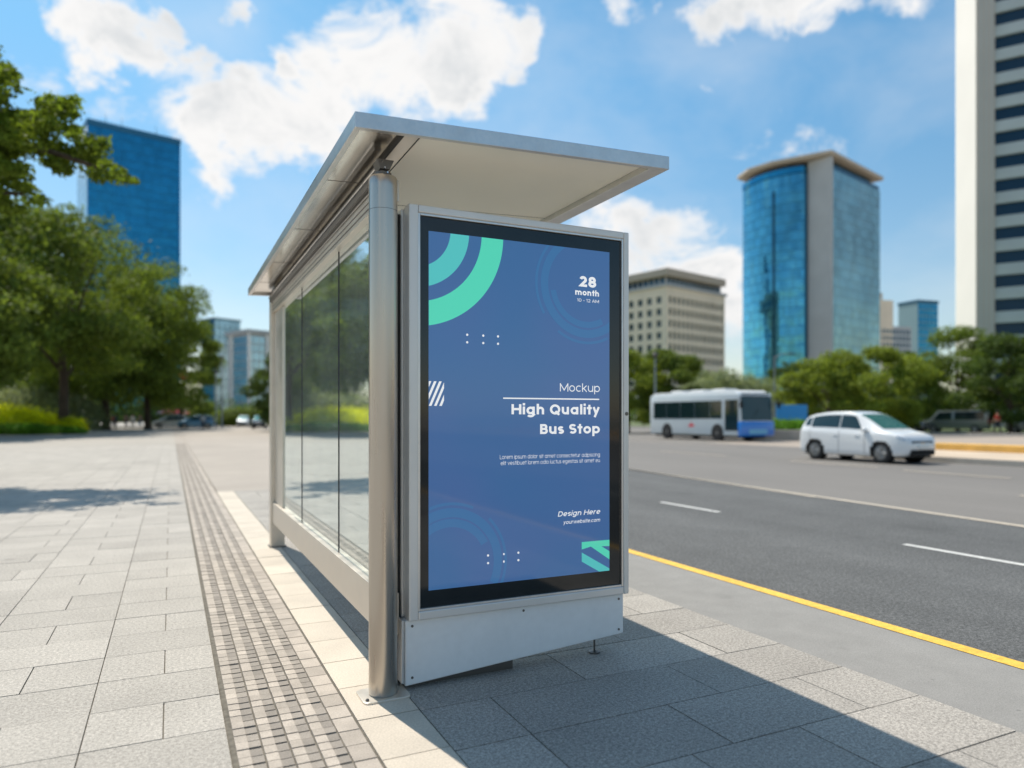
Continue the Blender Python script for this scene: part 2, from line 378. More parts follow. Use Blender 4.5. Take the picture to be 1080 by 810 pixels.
for x0,y0,y1 in ((18,13.6,16.8),(17.5,9.8,12.5),(18.3,20,24),(18.4,28,34),(13.8,5.5,7.6),(14.2,-1,1),(24.5,26,60),(27.6,20,70)): strip((x0,y0),(x0+.02*(y1-y0),y1),.14)
tag(mb.build('far_lane_dashes',M['line_cream'],recalc=False),kind='structure')

# slabs
def slab_rows(mb, x0, x1, y0, y1, pitch, breaks_fn, gap=.006, z=0., jz=.0012):
    r=0; y=y0
    while y<y1-.02:
        xs=[x0]+breaks_fn(r)+[x1]
        for a,b in zip(xs[:-1],xs[1:]):
            if b-a<.03: continue
            dz=random.uniform(-jz,jz); g=gap/2; t=random.uniform(-jz,jz)*.6
            X0,X1,Y0,Y1=a+g,b-g,y+g,min(y+pitch,y1)-g; zz=z+dz
            mb.add([(X0,Y0,-.012),(X1,Y0,-.012),(X1,Y1,-.012),(X0,Y1,-.012),(X0,Y0,zz),(X1,Y0,zz+t),(X1,Y1,zz+t),(X0,Y1,zz)],
                   [(4,5,6,7),(0,1,5,4),(1,2,6,5),(2,3,7,6),(3,0,4,7)])
        y+=pitch; r+=1
mb=MB(); P=.4345; Y0=3.444-P*14
slab_rows(mb,-.345,.225,Y0,40,P,lambda r:[-.03] if r%2==0 else [])
x=-.345
k=0
while x>-14:
    wd=.69; off=[.345,.2,.42,.345][k%4]
    slab_rows(mb,x-wd,x,Y0,40,P,lambda r,x=x,wd=wd,off=off,k=k:[x-off] if (r+k)%2==0 else [])
    x-=wd; k+=1
tag(mb.build('granite_paving',M['granite'],recalc=False),kind='structure')
mb=MB(); slab_rows(mb,.775,1.075,2.84-.42*12,14.4,.42,lambda r:[],gap=.007)
tag(mb.build('cream_paving',M['cream_slab'],recalc=False),kind='structure')
mb=MB()
slab_rows(mb,1.075,3.405,2.79-.455*12,14.4,.455,lambda r:[1.44+(.0 if r%2==0 else .56),2.52 if r%2==0 else 2.98] if r%4<2 else [1.95,2.56] if r%2==0 else [1.437,2.18,3.03],gap=.007)
tag(mb.build('grey_paving',M['granite_right'],recalc=False),kind='structure')
# tactile strip
ml=MB(); mg=MB(); y=-2.; rw=.075
def brick(mb,x0,x1,y0,y1,z,tilt=0):
    mb.add([(x0,y0,-.02),(x1,y0,-.02),(x1,y1,-.02),(x0,y1,-.02),(x0,y0,z-tilt),(x1,y0,z-tilt),(x1,y1,z),(x0,y1,z)],
           [(4,5,6,7),(0,1,5,4),(1,2,6,5),(2,3,7,6),(3,0,4,7)])
while y<42:
    for c in range(4):
        xa=.245+c*.106; g=.0035
        z=random.uniform(-.002,.0015)+.004
        brick(ml,xa+g,xa+.053,y+g,y+rw-g,z)
        brick(mg,xa+.053,xa+.106-g,y+g+.011*(1 if random.random()<.75 else .3),y+rw-g,z-.003,random.uniform(0,.003))
    if int(round(y/rw))%2==0: brick(ml,.672,.765,y+.004,y+2*rw-.004,random.uniform(-.001,.001))
    y+=rw
b=len(ml.v); ml.v+=mg.v; ml.f+=[tuple(i+b for i in f) for f in mg.f]; ml.m+=[1]*len(mg.f)
tag(ml.build('tactile_paving',[M['tact_light'],M['tact_grey']],recalc=False),kind='structure')
sheet('tactile_bed',[(.228,.772,-2.2,42)],-.006,M['joint'])
poly_sheet('driveway',[(.79,14.45),(3.405,14.45),(3.42,18),(4.5,18.2),(6.8,27),(16,62),(30,110),(60,400),(.79,400)],-.008,M['apron'])
sheet('plaza',[(-120,.22,40.02,400),(-120,-14.2,-10,40.02)],-.006,M['plaza'])
# far island and its kerb
mb=MB(); mb.prism([(21.9,-60),(26.3,-60),(26.3,17.5),(25.2,18.6),(23.0,18.8),(21.9,17.0)],-.03,.16)
tag(mb.build('traffic_island',[M['island']],bevel=.03),kind='structure')
mb=MB(); mb.prism([(21.78,-60),(21.9,-60),(21.9,17.0),(23.0,18.8),(22.95,18.95),(21.78,17.05)],-.03,.15)
tag(mb.build('island_kerb',[M['kerb_stone']]),kind='structure')
mb=MB(); mb.box(26.3,26.75,-60,17.5,-.03,.42)
tag(mb.build('yellow_kerb_barrier',M['yellow_kerb'],bevel=.04),'long low yellow painted kerb barrier behind the pale traffic island','kerb barrier')
sheet('service_road',[(26.8,60,-60,31)],-.016,M['service'])
mb=MB(); mb.box(58,59,-80,90,-.03,.14)
tag(mb.build('far_kerb',M['kerb_stone']),kind='structure')
sheet('verge',[(59,140,-120,260)],-.010,M['grass'])

# ------------------------------------------------------------------ bus shelter
sh=empty('bus_shelter',(1.0,5.6,0),0,'silver bus shelter with sloping canopy, glass side wall and round front post','bus shelter')
def P_(mb,name,m,bevel=0.,smooth=False,parent=None):
    o=mb.build(name,m,None,bevel=bevel,smooth=smooth)
    par=parent or sh
    o.parent=par
    if par is sh: o.matrix_parent_inverse=Matrix.Translation(-Vector(sh.location))
    return o
# round post
mb=MB(); mb.lathe([(.069,.012),(.0715,.02),(.0715,2.555),(.0715,2.595),(.066,2.606),(.05,2.607)],(.965,3.507,0),n=48)
post=P_(mb,'round_post',M['steel_post'],smooth=True)
mb=MB(); mb.lathe([(.0722,2.436),(.0722,2.438)],(.965,3.507,0),n=48)
P_(mb,'post_collar',M['alu_dark'],smooth=True,parent=post)
# base plate
pts=[]
for cx,cy,a0 in ((1.055,3.575,0),(.875,3.575,90),(.875,3.44,180),(1.055,3.44,270)):
    for k in range(5): a=R_(a0+k*22.5); pts.append((cx+.03*math.cos(a),cy+.03*math.sin(a)))
mb=MB(); mb.prism(pts,-.005,.011); P_(mb,'base_plate',M['alu_warm'],bevel=.003)
for bx,by in ((.868,3.44),(1.062,3.575)):
    mb=MB(); mb.lathe([(.009,.011),(.009,.017),(.006,.021)],(bx,by,0),n=6); P_(mb,'anchor_bolt',M['alu_dark'])
# bracket over post
mb=MB(); mb.lathe([(.042,2.60),(.042,2.628),(.02,2.632),(.016,2.69)],(.965,3.507,0),n=20); P_(mb,'post_neck',M['alu_dark'],smooth=True)
mb=MB(); mb.prism_axis([(.940,2.640),(.99,2.640),(1.012,2.688),(.925,2.688)],3.47,3.56,'y'); P_(mb,'bracket',M['alu_dark'],bevel=.002)
mb=MB(); mb.box(1.037,1.080,3.60,3.66,.0,2.46); P_(mb,'sun_gap_filler',M['rubber'])  # added dark filler in the open gap, keeps sun from shining through
# back post (flat box section)
mb=MB(); mb.box(.968,1.115,7.99,8.12,0,2.69); P_(mb,'rear_post',M['alu_warm'],bevel=.006)
mb=MB(); mb.box(1.012,1.048,7.43,7.985,.488,2.518); P_(mb,'rear_stile',M['alu_warm'],bevel=.004)
mb=MB(); mb.box(.955,1.13,7.975,8.135,0,.012); P_(mb,'rear_foot_plate',M['alu_dark'],bevel=.002)
# canopy: slopes up toward road
CX0,CX1,CY0,CY1=.751,2.515,3.2,8.13
ZB0,ZB1=2.711,2.786; TH=.073
def zb(x): return ZB0+(x-CX0)/(CX1-CX0)*(ZB1-ZB0)
def slab_s(mb,x0,x1,y0,y1,lo,hi):
    mb.add([(x0,y0,zb(x0)+lo),(x1,y0,zb(x1)+lo),(x1,y1,zb(x1)+lo),(x0,y1,zb(x0)+lo),(x0,y0,zb(x0)+hi),(x1,y0,zb(x1)+hi),(x1,y1,zb(x1)+hi),(x0,y1,zb(x0)+hi)],
      [(3,2,1,0),(4,5,6,7),(0,1,5,4),(1,2,6,5),(2,3,7,6),(3,0,4,7)])
can=empty('canopy'); can.parent=sh; can.matrix_parent_inverse=Matrix.Translation(-Vector(sh.location))
def PC(mb,name,m,bevel=0.,smooth=False):
    o=mb.build(name,m,None,bevel=bevel,smooth=smooth); o.parent=can; return o
mb=MB(); slab_s(mb,CX0+.012,CX1-.012,CY0+.012,CY1-.012,.05,TH-.004); PC(mb,'roof_sheet',M['alu'])
# fascia frame with bottom lips
mb=MB(); slab_s(mb,CX0,CX1,CY0,CY0+.03,0,TH); slab_s(mb,CX0,CX1,CY1-.03,CY1,0,TH)
slab_s(mb,CX0,CX0+.03,CY0+.0305,CY1-.0305,0,TH); slab_s(mb,CX1-.115,CX1,CY0+.0305,CY1-.0305,0,TH)
PC(mb,'fascia',M['alu'],bevel=.0025)
mb=MB(); slab_s(mb,CX0+.031,.985,CY0+.031,CY1-.031,.022,.030); PC(mb,'metal_soffit',M['soffit_metal'])
mb=MB()
for yy in (4.05,5.2,6.4,7.4): mb=MB(); slab_s(mb,CX0+.032,.984,yy,yy+.004,.0205,.0225); PC(mb,'soffit_seam',M['alu_dark'])
mb=MB(); slab_s(mb,1.068,CX1-.116,CY0+.031,CY1-.031,.034,.042); PC(mb,'white_soffit',M['soffit'])
mb=MB(); slab_s(mb,.992,1.066,CY0+.031,CY1-.031,.004,.04); PC(mb,'long_beam',M['alu_warm'],bevel=.002)
mb=MB(); slab_s(mb,.986,.991,CY0+.032,CY1-.032,.0,.03); slab_s(mb,1.0665,1.0675,CY0+.032,CY1-.032,.0,.038); PC(mb,'beam_gap',M['rubber'])
for k in range(7):
    mb=MB(); xx=1.15+k*.2; zz=zb(xx)+.0335; mb.lathe([(.006,-.003),(.006,.001)],(xx,3.30,zz),n=8); PC(mb,'soffit_screw',M['alu'])
for yy in (4.45,5.7,6.95): mb=MB(); slab_s(mb,1.07,CX1-.118,yy,yy+.004,.0325,.0345); PC(mb,'white_soffit_seam',M['alu_dark'])
# track rails along wall top
mb=MB()
for (xx,z0) in ((.945,2.668),(.958,2.640),(.972,2.618)): mb.box(xx,xx+.007,3.46,8.0,z0,z0+.009)
P_(mb,'gutter_rails',M['chrome'])
mb=MB(); mb.box(.954,.99,3.62,8.0,2.632,2.70); P_(mb,'gutter_channel',M['alu_dark'])
# head beam, lower rail
mb=MB(); mb.box(.985,1.07,3.58,7.984,2.520,2.631); P_(mb,'head_beam',M['alu_warm'],bevel=.003)
mb=MB(); mb.box(.981,.985,3.60,7.98,2.545,2.550); mb.box(.981,.985,3.60,7.98,2.580,2.583); P_(mb,'head_beam_trim',M['alu_dark'])
mb=MB(); mb.box(.985,1.07,3.58,7.984,.268,.486); P_(mb,'kick_rail',M['alu_warm'],bevel=.004)
# glass
g=bpy.data.materials.new('glass_wall'); g.use_nodes=True; nt=g.node_tree; NN=nt.nodes; LL=nt.links; NN.remove(NN['Principled BSDF'])
gl=NN.new('ShaderNodeBsdfGlossy'); gl.inputs['Roughness'].default_value=.0; gl.inputs['Color'].default_value=(.93,.98,.97,1)
tr=NN.new('ShaderNodeBsdfTransparent'); tr.inputs['Color'].default_value=(.90,.965,.95,1)
fr=NN.new('ShaderNodeLayerWeight'); fr.inputs['Blend'].default_value=.5
mr=NN.new('ShaderNodeMapRange'); mr.interpolation_type='SMOOTHSTEP'; mr.inputs['From Min'].default_value=.1; mr.inputs['From Max'].default_value=.95; mr.inputs['To Min'].default_value=.06; mr.inputs['To Max'].default_value=.95; LL.new(fr.outputs['Facing'],mr.inputs['Value'])
mx=NN.new('ShaderNodeMixShader'); LL.new(mr.outputs[0],mx.inputs[0]); LL.new(tr.outputs[0],mx.inputs[1]); LL.new(gl.outputs[0],mx.inputs[2])
df=NN.new('ShaderNodeBsdfDiffuse'); df.inputs[0].default_value=(.80,.84,.82,1); ts=NN.new('ShaderNodeBsdfTranslucent'); ts.inputs[0].default_value=(.85,.88,.86,1)
m2=NN.new('ShaderNodeMixShader'); m2.inputs[0].default_value=.5; LL.new(df.outputs[0],m2.inputs[1]); LL.new(ts.outputs[0],m2.inputs[2])
tcg=NN.new('ShaderNodeTexCoord'); ng=NN.new('ShaderNodeTexNoise'); ng.inputs['Scale'].default_value=2.5; ng.inputs['Detail'].default_value=6; LL.new(tcg.outputs['Object'],ng.inputs['Vector'])
mrg=NN.new('ShaderNodeMapRange'); mrg.inputs['From Min'].default_value=.3; mrg.inputs['From Max'].default_value=.75; mrg.inputs['To Min'].default_value=.07; mrg.inputs['To Max'].default_value=.15; LL.new(ng.outputs['Fac'],mrg.inputs['Value'])
m3=NN.new('ShaderNodeMixShader'); LL.new(mrg.outputs[0],m3.inputs[0]); LL.new(mx.outputs[0],m3.inputs[1]); LL.new(m2.outputs[0],m3.inputs[2])
LL.new(m3.outputs[0],NN['Material Output'].inputs['Surface'])
M['glass_wall']=g
for (a,b) in ((3.60,4.835),(4.845,6.33),(6.34,7.425)):
    mb=MB(); mb.box(1.026,1.034,a,b,.482,2.524); P_(mb,'glass_panel',g)
for yy in (4.84,6.335): mb=MB(); mb.box(1.022,1.038,yy-.004,yy+.004,.487,2.519); P_(mb,'glass_joint',M['rubber'])

# ------------------------------------------------------------------ advertising display
ad=empty('advertising_display',(1.76,3.56,0),0,'tall backlit advertising display with blue poster beside the round post','display')
def PA(mb,name,m,parent=None,bevel=0.,smooth=False):
    o=mb.build(name,m,None,bevel=bevel,smooth=smooth); o.parent=parent or ad
    if parent is None: o.matrix_parent_inverse=Matrix.Translation(-Vector(ad.location))
    return o
FX0,FX1,FZ0,FZ1=1.094,2.443,.357,2.491
def ringframe(mb,x0,x1,z0,z1,wl,wr,wb,wt,y0,y1,ch=.0):
    mb.box(x0,x0+wl,y0,y1,z0,z1); mb.box(x1-wr,x1,y0,y1,z0,z1)
    mb.box(x0+wl+.0005,x1-wr-.0005,y0+.0006,y1-.0006,z0,z0+wb); mb.box(x0+wl+.0005,x1-wr-.0005,y0+.0006,y1-.0006,z1-wt,z1)
mb=MB(); ringframe(mb,FX0,FX1,FZ0,FZ1,.05,.035,.045,.04,3.485,3.575); PA(mb,'frame',M['frame_paint'],bevel=.006)
mb=MB(); ringframe(mb,FX0+.05,FX1-.035,FZ0+.045,FZ1-.04,.012,.012,.012,.012,3.492,3.52); PA(mb,'frame_lip',M['alu'],bevel=.002)
mb=MB(); mb.box(FX0-.012,FX1-.004,3.578,3.70,FZ0+.003,FZ1-.006); PA(mb,'housing',M['frame_paint'],bevel=.006)
mb=MB(); mb.box(FX0+.052,FX1-.037,3.506,3.576,FZ0+.047,FZ1-.042); PA(mb,'black_bezel',M['black_glass'],bevel=.001)
# base (bottom edge rises to the road side)
mb=MB(); mb.prism_axis([(1.083,.018),(2.424,.118),(2.424,.356),(1.083,.356)],3.515,3.67,'y'); PA(mb,'base_cabinet',M['white_panel'],bevel=.008)
mb=MB(); mb.prism_axis([(1.068,.03),(1.082,.03),(1.082,.355),(1.068,.355)],3.53,3.665,'y'); PA(mb,'base_side_trim',M['frame_paint'],bevel=.003)
mb=MB(); mb.box(1.12,1.72,3.57,3.64,-.008,.085); PA(mb,'plinth',M['alu_dark'])
mb=MB(); mb.lathe([(.035,.0),(.035,.006),(.012,.012),(.006,.014),(.006,.12)],(2.275,3.60,0),n=16); PA(mb,'levelling_foot',M['alu_dark'],smooth=True)
for xx,zz in ((1.12,.325),(2.39,.325),(1.12,.06),(2.39,.145),(1.76,.33)):
    mb=MB(); mb.lathe([(.007,-.0025),(.007,.001)],(xx,3.515,zz),'y',10); PA(mb,'panel_screw',M['alu_dark'])
mb=MB(); mb.lathe([(.011,-.004),(.011,.001)],(2.425,3.485,1.42),'y',14); PA(mb,'frame_lock',M['alu_dark'])
# poster
def ematerial(name,c,e,rough=.05):
    m=mat(name,(c[0]*.55,c[1]*.55,c[2]*.55),rough,0.,spec=.5,emis=c,estr=e); return m
PE=.62
pm=ematerial('poster_blue',(.055,.138,.315),PE)
nt=pm.node_tree; b=nt.nodes['Principled BSDF']; t=nt.nodes.new('ShaderNodeTexCoord'); n=nt.nodes.new('ShaderNodeTexNoise'); n.inputs['Scale'].default_value=1.6; n.inputs['Detail'].default_value=1
cr=nt.nodes.new('ShaderNodeValToRGB'); cr.color_ramp.elements[0].position=.35; cr.color_ramp.elements[0].color=(.048,.142,.325,1); cr.color_ramp.elements[1].position=.65; cr.color_ramp.elements[1].color=(.066,.138,.330,1)
nt.links.new(t.outputs['Object'],n.inputs['Vector']); nt.links.new(n.outputs['Fac'],cr.inputs[0]); nt.links.new(cr.outputs[0],b.inputs['Emission Color'])
M['p_mint']=ematerial('p_mint',(.10,.72,.50),PE*.95); M['p_teal']=ematerial('p_teal',(.10,.58,.56),PE*.95); M['p_white']=ematerial('p_white',(.95,.95,.95),PE*.95)
M['p_faint']=ematerial('p_faint',(.050,.165,.36),PE)
PX0,PX1,PZ0,PZ1=1.205,2.318,.501,2.366; PY=3.5045
mb=MB(); mb.box(PX0,PX1,PY,3.507,PZ0,PZ1); poster=PA(mb,'poster',pm)
def flat(mb_pts_list,name,m,dy=.0012):
    mb=MB()
    for pts in mb_pts_list:
        n=len(pts)
        if n<3: continue
        mb.add([(x,PY-dy,z) for x,z in pts]+[(x,PY-.0002,z) for x,z in pts],[tuple(range(n))]+[(i,i+n,(i+1)%n+n,(i+1)%n) for i in range(n)])
    o=mb.build(name,m,None,recalc=True); o.parent=poster; return o
def clip(poly):
    for ax,s,v in ((0,1,PX0+.001),(0,-1,PX1-.001),(1,1,PZ0+.001),(1,-1,PZ1-.001)):
        out=[]
        for i in range(len(poly)):
            a=poly[i];b=poly[(i+1)%len(poly)]; ia=s*(a[ax]-v)>=0; ib=s*(b[ax]-v)>=0
            if ia: out.append(a)
            if ia!=ib:
                t=(v-a[ax])/(b[ax]-a[ax]); out.append((a[0]+t*(b[0]-a[0]),a[1]+t*(b[1]-a[1])))
        poly=out
        if not poly: return []
    return poly
def arc(c,r0,r1,a0,a1,n=72):
    out=[]
    for i in range(n):
        t0=R_(a0+(a1-a0)*i/n); t1=R_(a0+(a1-a0)*(i+1)/n)
        q=clip([(c[0]+r*math.cos(t),c[1]+r*math.sin(t)) for r,t in ((r0,t0),(r1,t0),(r1,t1),(r0,t1))])
        if q: out.append(q)
    return out
flat(arc((1.12,2.38),.206,.311,-90,5),'teal_arc',M['p_teal']); flat(arc((1.12,2.38),.384,.511,-90,5),'mint_arc',M['p_mint'])
c=(2.161,2.155)
flat(arc(c,.319,.334,120,212)+arc(c,.319,.334,235,296)+arc(c,.252,.298,95,310)+arc(c,.205,.240,190,298),'faint_rings',M['p_faint'])
c=(1.323,.622)
flat(arc(c,.315,.330,66,135)+arc(c,.315,.330,-25,46)+arc(c,.252,.300,-25,140)+arc(c,.200,.243,27,140),'faint_rings',M['p_faint'])
dots=[(x,z) for x in (1.42,1.513,1.60) for z in (1.838,1.798)]+[(x,z) for x in (1.541,1.636,1.723) for z in (.655,.614)]
for x,z in dots: flat([[(x+.0062*math.cos(a*PI/5),z+.0062*math.sin(a*PI/5)) for a in range(10)]],'dot',M['p_white'])
st=[]
for k in range(-2,5):
    x=1.206+k*.0285; poly=[(x,1.459),(x+.0135,1.459),(x+.0135+.057,1.587),(x+.057,1.587)]
    # clip to the badge
    out=poly
    for s,v in ((1,1.206),(-1,1.289)):
        o2=[]
        for i in range(len(out)):
            a=out[i];b_=out[(i+1)%len(out)]; ia=s*(a[0]-v)>=0; ib=s*(b_[0]-v)>=0
            if ia:o2.append(a)
            if ia!=ib:
                tt=(v-a[0])/(b_[0]-a[0]); o2.append((v,a[1]+tt*(b_[1]-a[1])))
        out=o2
        if not out: break
    if len(out)>=3: st.append(out)
flat(st,'stripe_badge',M['p_white'])
flat([[(2.129,.640),(2.129,.682),(2.317,.682),(2.317,.645),(2.262,.648),(2.317,.615),(2.317,.567),(2.190,.652)][::1]],'arrow_emblem',M['p_mint'])
flat([[(2.129,.622),(2.129,.570),(2.247,.502),(2.317,.502),(2.317,.514)]],'arrow_emblem',M['p_teal'])
flat([[(1.631,1.500),(2.246,1.500),(2.246,1.507),(1.631,1.507)]],'rule_line',M['p_white'])
def arcp(cx,cy,rx,ry,a0,a1,n=None):
    n=n or max(4,int(abs(a1-a0)/15)); return [(cx+rx*math.cos(R_(a0+(a1-a0)*i/n)),cy+ry*math.sin(R_(a0+(a1-a0)*i/n))) for i in range(n+1)]
def glyph(ch,w):
    """monoline geometric letters: (advance, list of centre lines); cap height .70, x height .54"""
    h=w/2; r=.275-h; O=(.305,.27); bowl=arcp(O[0],O[1],r,.27-h,0,360); L0=.03+h; Rr=.58-h
    def arch(x0,x1,top=.54,bot=0):
        rx=(x1-x0)/2; return arcp((x0+x1)/2,top-h-rx*.95,rx,rx*.95,180,0)+[(x1,bot)]
    if ch==' ': return .26,[]
    if ch=='o': return .61,[bowl]
    if ch=='a': return .65,[bowl,[(Rr,0),(Rr,.54)]]
    if ch=='b': return .63,[bowl,[(L0,0),(L0,.74)]]
    if ch=='d': return .65,[bowl,[(Rr,0),(Rr,.74)]]
    if ch=='p': return .63,[bowl,[(L0,-.2),(L0,.54)]]
    if ch=='g': return .65,[bowl,[(Rr,.54),(Rr,.0)]+arcp(O[0],.0,r,.21-h,0,-150)]
    if ch=='c': return .56,[arcp(O[0],O[1],r,.27-h,48,312)]
    if ch=='e': return .60,[arcp(O[0],O[1],r,.27-h,0,312),[(O[0]-r,.27),(O[0]+r,.27)]]
    if ch=='h': return .58,[[(L0,0),(L0,.74)],arch(L0,.53-h)]
    if ch=='n': return .58,[[(L0,0),(L0,.54)],arch(L0,.53-h)]
    if ch=='m': return .90,[[(L0,0),(L0,.54)],arch(L0,.45),arch(.45,.86-h)]
    if ch=='u': return .58,[[(.53-h,0),(.53-h,.54)],[(x,.54-y) for x,y in [(L0,0)]+arcp((L0+.53-h)/2,.54-h-(.53-h-L0)/2*.95,(.53-h-L0)/2,(.53-h-L0)/2*.95,180,0)]]
    if ch=='r': return .38,[[(L0,0),(L0,.54)],arcp(L0+.2,.54-h-.2,.2,.2,180,75)]
    if ch=='i': return .03*2+w,[[(L0,0),(L0,.54)],[(L0,.62),(L0,.62+w*1.05)]]
    if ch=='l': return .03*2+w,[[(L0,0),(L0,.74)]]
    if ch=='t': return .38,[[(.20,0),(.20,.70)],[(.02,.54-h),(.37,.54-h)]]
    if ch=='k': return .54,[[(L0,0),(L0,.74)],[(L0+h,.24),(.50-h,.54)],[(L0+h+.08,.29),(.52-h,0)]]
    if ch=='v': return .56,[[(.02+h,.54),(.28,h*.6),(.54-h,.54)]]
    if ch=='y': return .56,[[(.02+h,.54),(.285,.04)],[(.55-h,.54),(.17,-.2)]]
    if ch=='w': return .84,[[(.02+h,.54),(.22,h*.6),(.42,.5),(.62,h*.6),(.82-h,.54)]]
    if ch=='x': return .54,[[(.03+h,0),(.51-h,.54)],[(.03+h,.54),(.51-h,0)]]
    if ch in 'sS8':
        H=.54 if ch=='s' else .70; W=.46 if ch=='s' else .56; cx=W/2; ry=(H/2-h)/2; rx=W/2-.03-h*.9
        if ch=='8': return .58,[arcp(cx,H/2+ry,rx*.86,ry,0,360),arcp(cx,H/2-ry,rx,ry,0,360)]
        return W,[arcp(cx,H/2+ry,rx,ry,28,270)+arcp(cx,H/2-ry,rx,ry,90,-152)[1:]]
    if ch=='H': return .70,[[(L0,0),(L0,.70)],[(.67-h,0),(.67-h,.70)],[(L0,.36),(.67-h,.36)]]
    if ch=='L': return .46,[[(L0,.70),(L0,h),(.44,h)]]
    if ch=='M': return .84,[[(L0,0),(L0,.70)],[(L0,.70-h),(.42,.12),(.81-h,.70-h)],[(.81-h,0),(.81-h,.70)]]
    if ch=='A': return .70,[[(.02+h,0),(.35,.70-h*.6),(.68-h,0)],[(.16,.22),(.54,.22)]]
    if ch=='D': return .68,[[(L0,0),(L0,.70)],[(L0,.70-h)]+arcp(.31,.35,.34-h,.35-h,90,-90)+[(L0,h)]]
    if ch=='B': return .58,[[(L0,0),(L0,.70)],[(L0,.70-h)]+arcp(.33,.53-h/2,.19-h,.17-h/2,90,-90)+[(L0,.36)],[(L0,.36)]+arcp(.34,.18+h/2,.21-h,.18-h/2,90,-90)+[(L0,h)]]
    if ch=='Q': return .78,[arcp(.38,.35,.355-h,.36-h,0,360),[(.40,.22),(.66,-.03)]]
    if ch=='0': return .60,[arcp(.30,.35,.27-h,.35-h,0,360)]
    if ch=='1': return .32,[[(.02,.60-h*.2),(.20,.70-h),(.20,0)]] if w<.1 else [[(.20,0),(.20,.70)],[(.02,.6),(.2,.6)]]
    if ch=='2': return .56,[arcp(.28,.70-.24,.24-h,.24-h,165,-38)+[(.05+h,h),(.53,h)]]
    if ch=='-': return .38,[[(.06,.28),(.32,.28)]]
    if ch=='.': return .06+w,[[(L0,0),(L0,w*1.05)]]
    return .5,[]
def text(s,xr,z_base,width,em,w,shear=0.,track=.03,name='lettering'):
    mb=MB(); x=0; runs=[]
    for ch in s:
        adv,st=glyph(ch,w)
        for p in st: runs.append([(x+a,b) for a,b in p])
        x+=adv+track
    xs=[p[0] for r in runs for p in r]; x0,x1=min(xs)-w/2,max(xs)+w/2; sx=width/(x1-x0)
    for k,r in enumerate(runs):
        n=len(r); closed=math.dist(r[0],r[-1])<1e-6; h=w/2; Lp=[];Rp=[]
        for i in range(n):
            a=r[i-1] if i>0 else (r[-2] if closed else None); b=r[i]; c_=r[i+1] if i<n-1 else (r[1] if closed else None)
            def nr(p,q): d=math.dist(p,q) or 1; return (-(q[1]-p[1])/d,(q[0]-p[0])/d)
            if a is None: nx_,ny_=nr(b,c_); m=1
            elif c_ is None: nx_,ny_=nr(a,b); m=1
            else:
                n1_,n2_=nr(a,b),nr(b,c_); nx_,ny_=n1_[0]+n2_[0],n1_[1]+n2_[1]; d=math.hypot(nx_,ny_) or 1; nx_/=d;ny_/=d
                m=1/max(.45,nx_*n1_[0]+ny_*n1_[1])
            Lp.append((b[0]+nx_*h*m,b[1]+ny_*h*m)); Rp.append((b[0]-nx_*h*m,b[1]-ny_*h*m))
        yy=PY-.0011-.00004*(k%7)
        def T(p): return (xr-width+(p[0]+shear*p[1]-x0)*sx,yy,z_base+p[1]*em)
        vs=[T(p) for p in Lp]+[T(p) for p in Rp]
        mb.add(vs,[(i,i+1,n+i+1,n+i) for i in range(n-1)])
    o=mb.build(name,M['p_white'],None,recalc=False); o.parent=poster; return o
# cap = size in metres per em
text('28',2.226,2.150,.112,.088,.17)
text('month',2.245,2.101,.160,.047,.16)
text('10 - 12 AM',2.245,2.063,.148,.026,.085)
text('Mockup',2.251,1.546,.266,.066,.075)
text('High Quality',2.251,1.416,.570,.079,.155)
text('Bus Stop',2.251,1.306,.393,.079,.155)
text('Lorem ipsum dolor sit amet consectetur adipiscing',2.251,1.172,.640,.031,.065)
text('elit vestibuet lorem odio luctus egestas sit amet eu',2.251,1.139,.635,.031,.065)
text('Design Here',2.251,.838,.280,.041,.11,.22)
text('yourwebsite.com',2.251,.793,.245,.030,.10,.22)

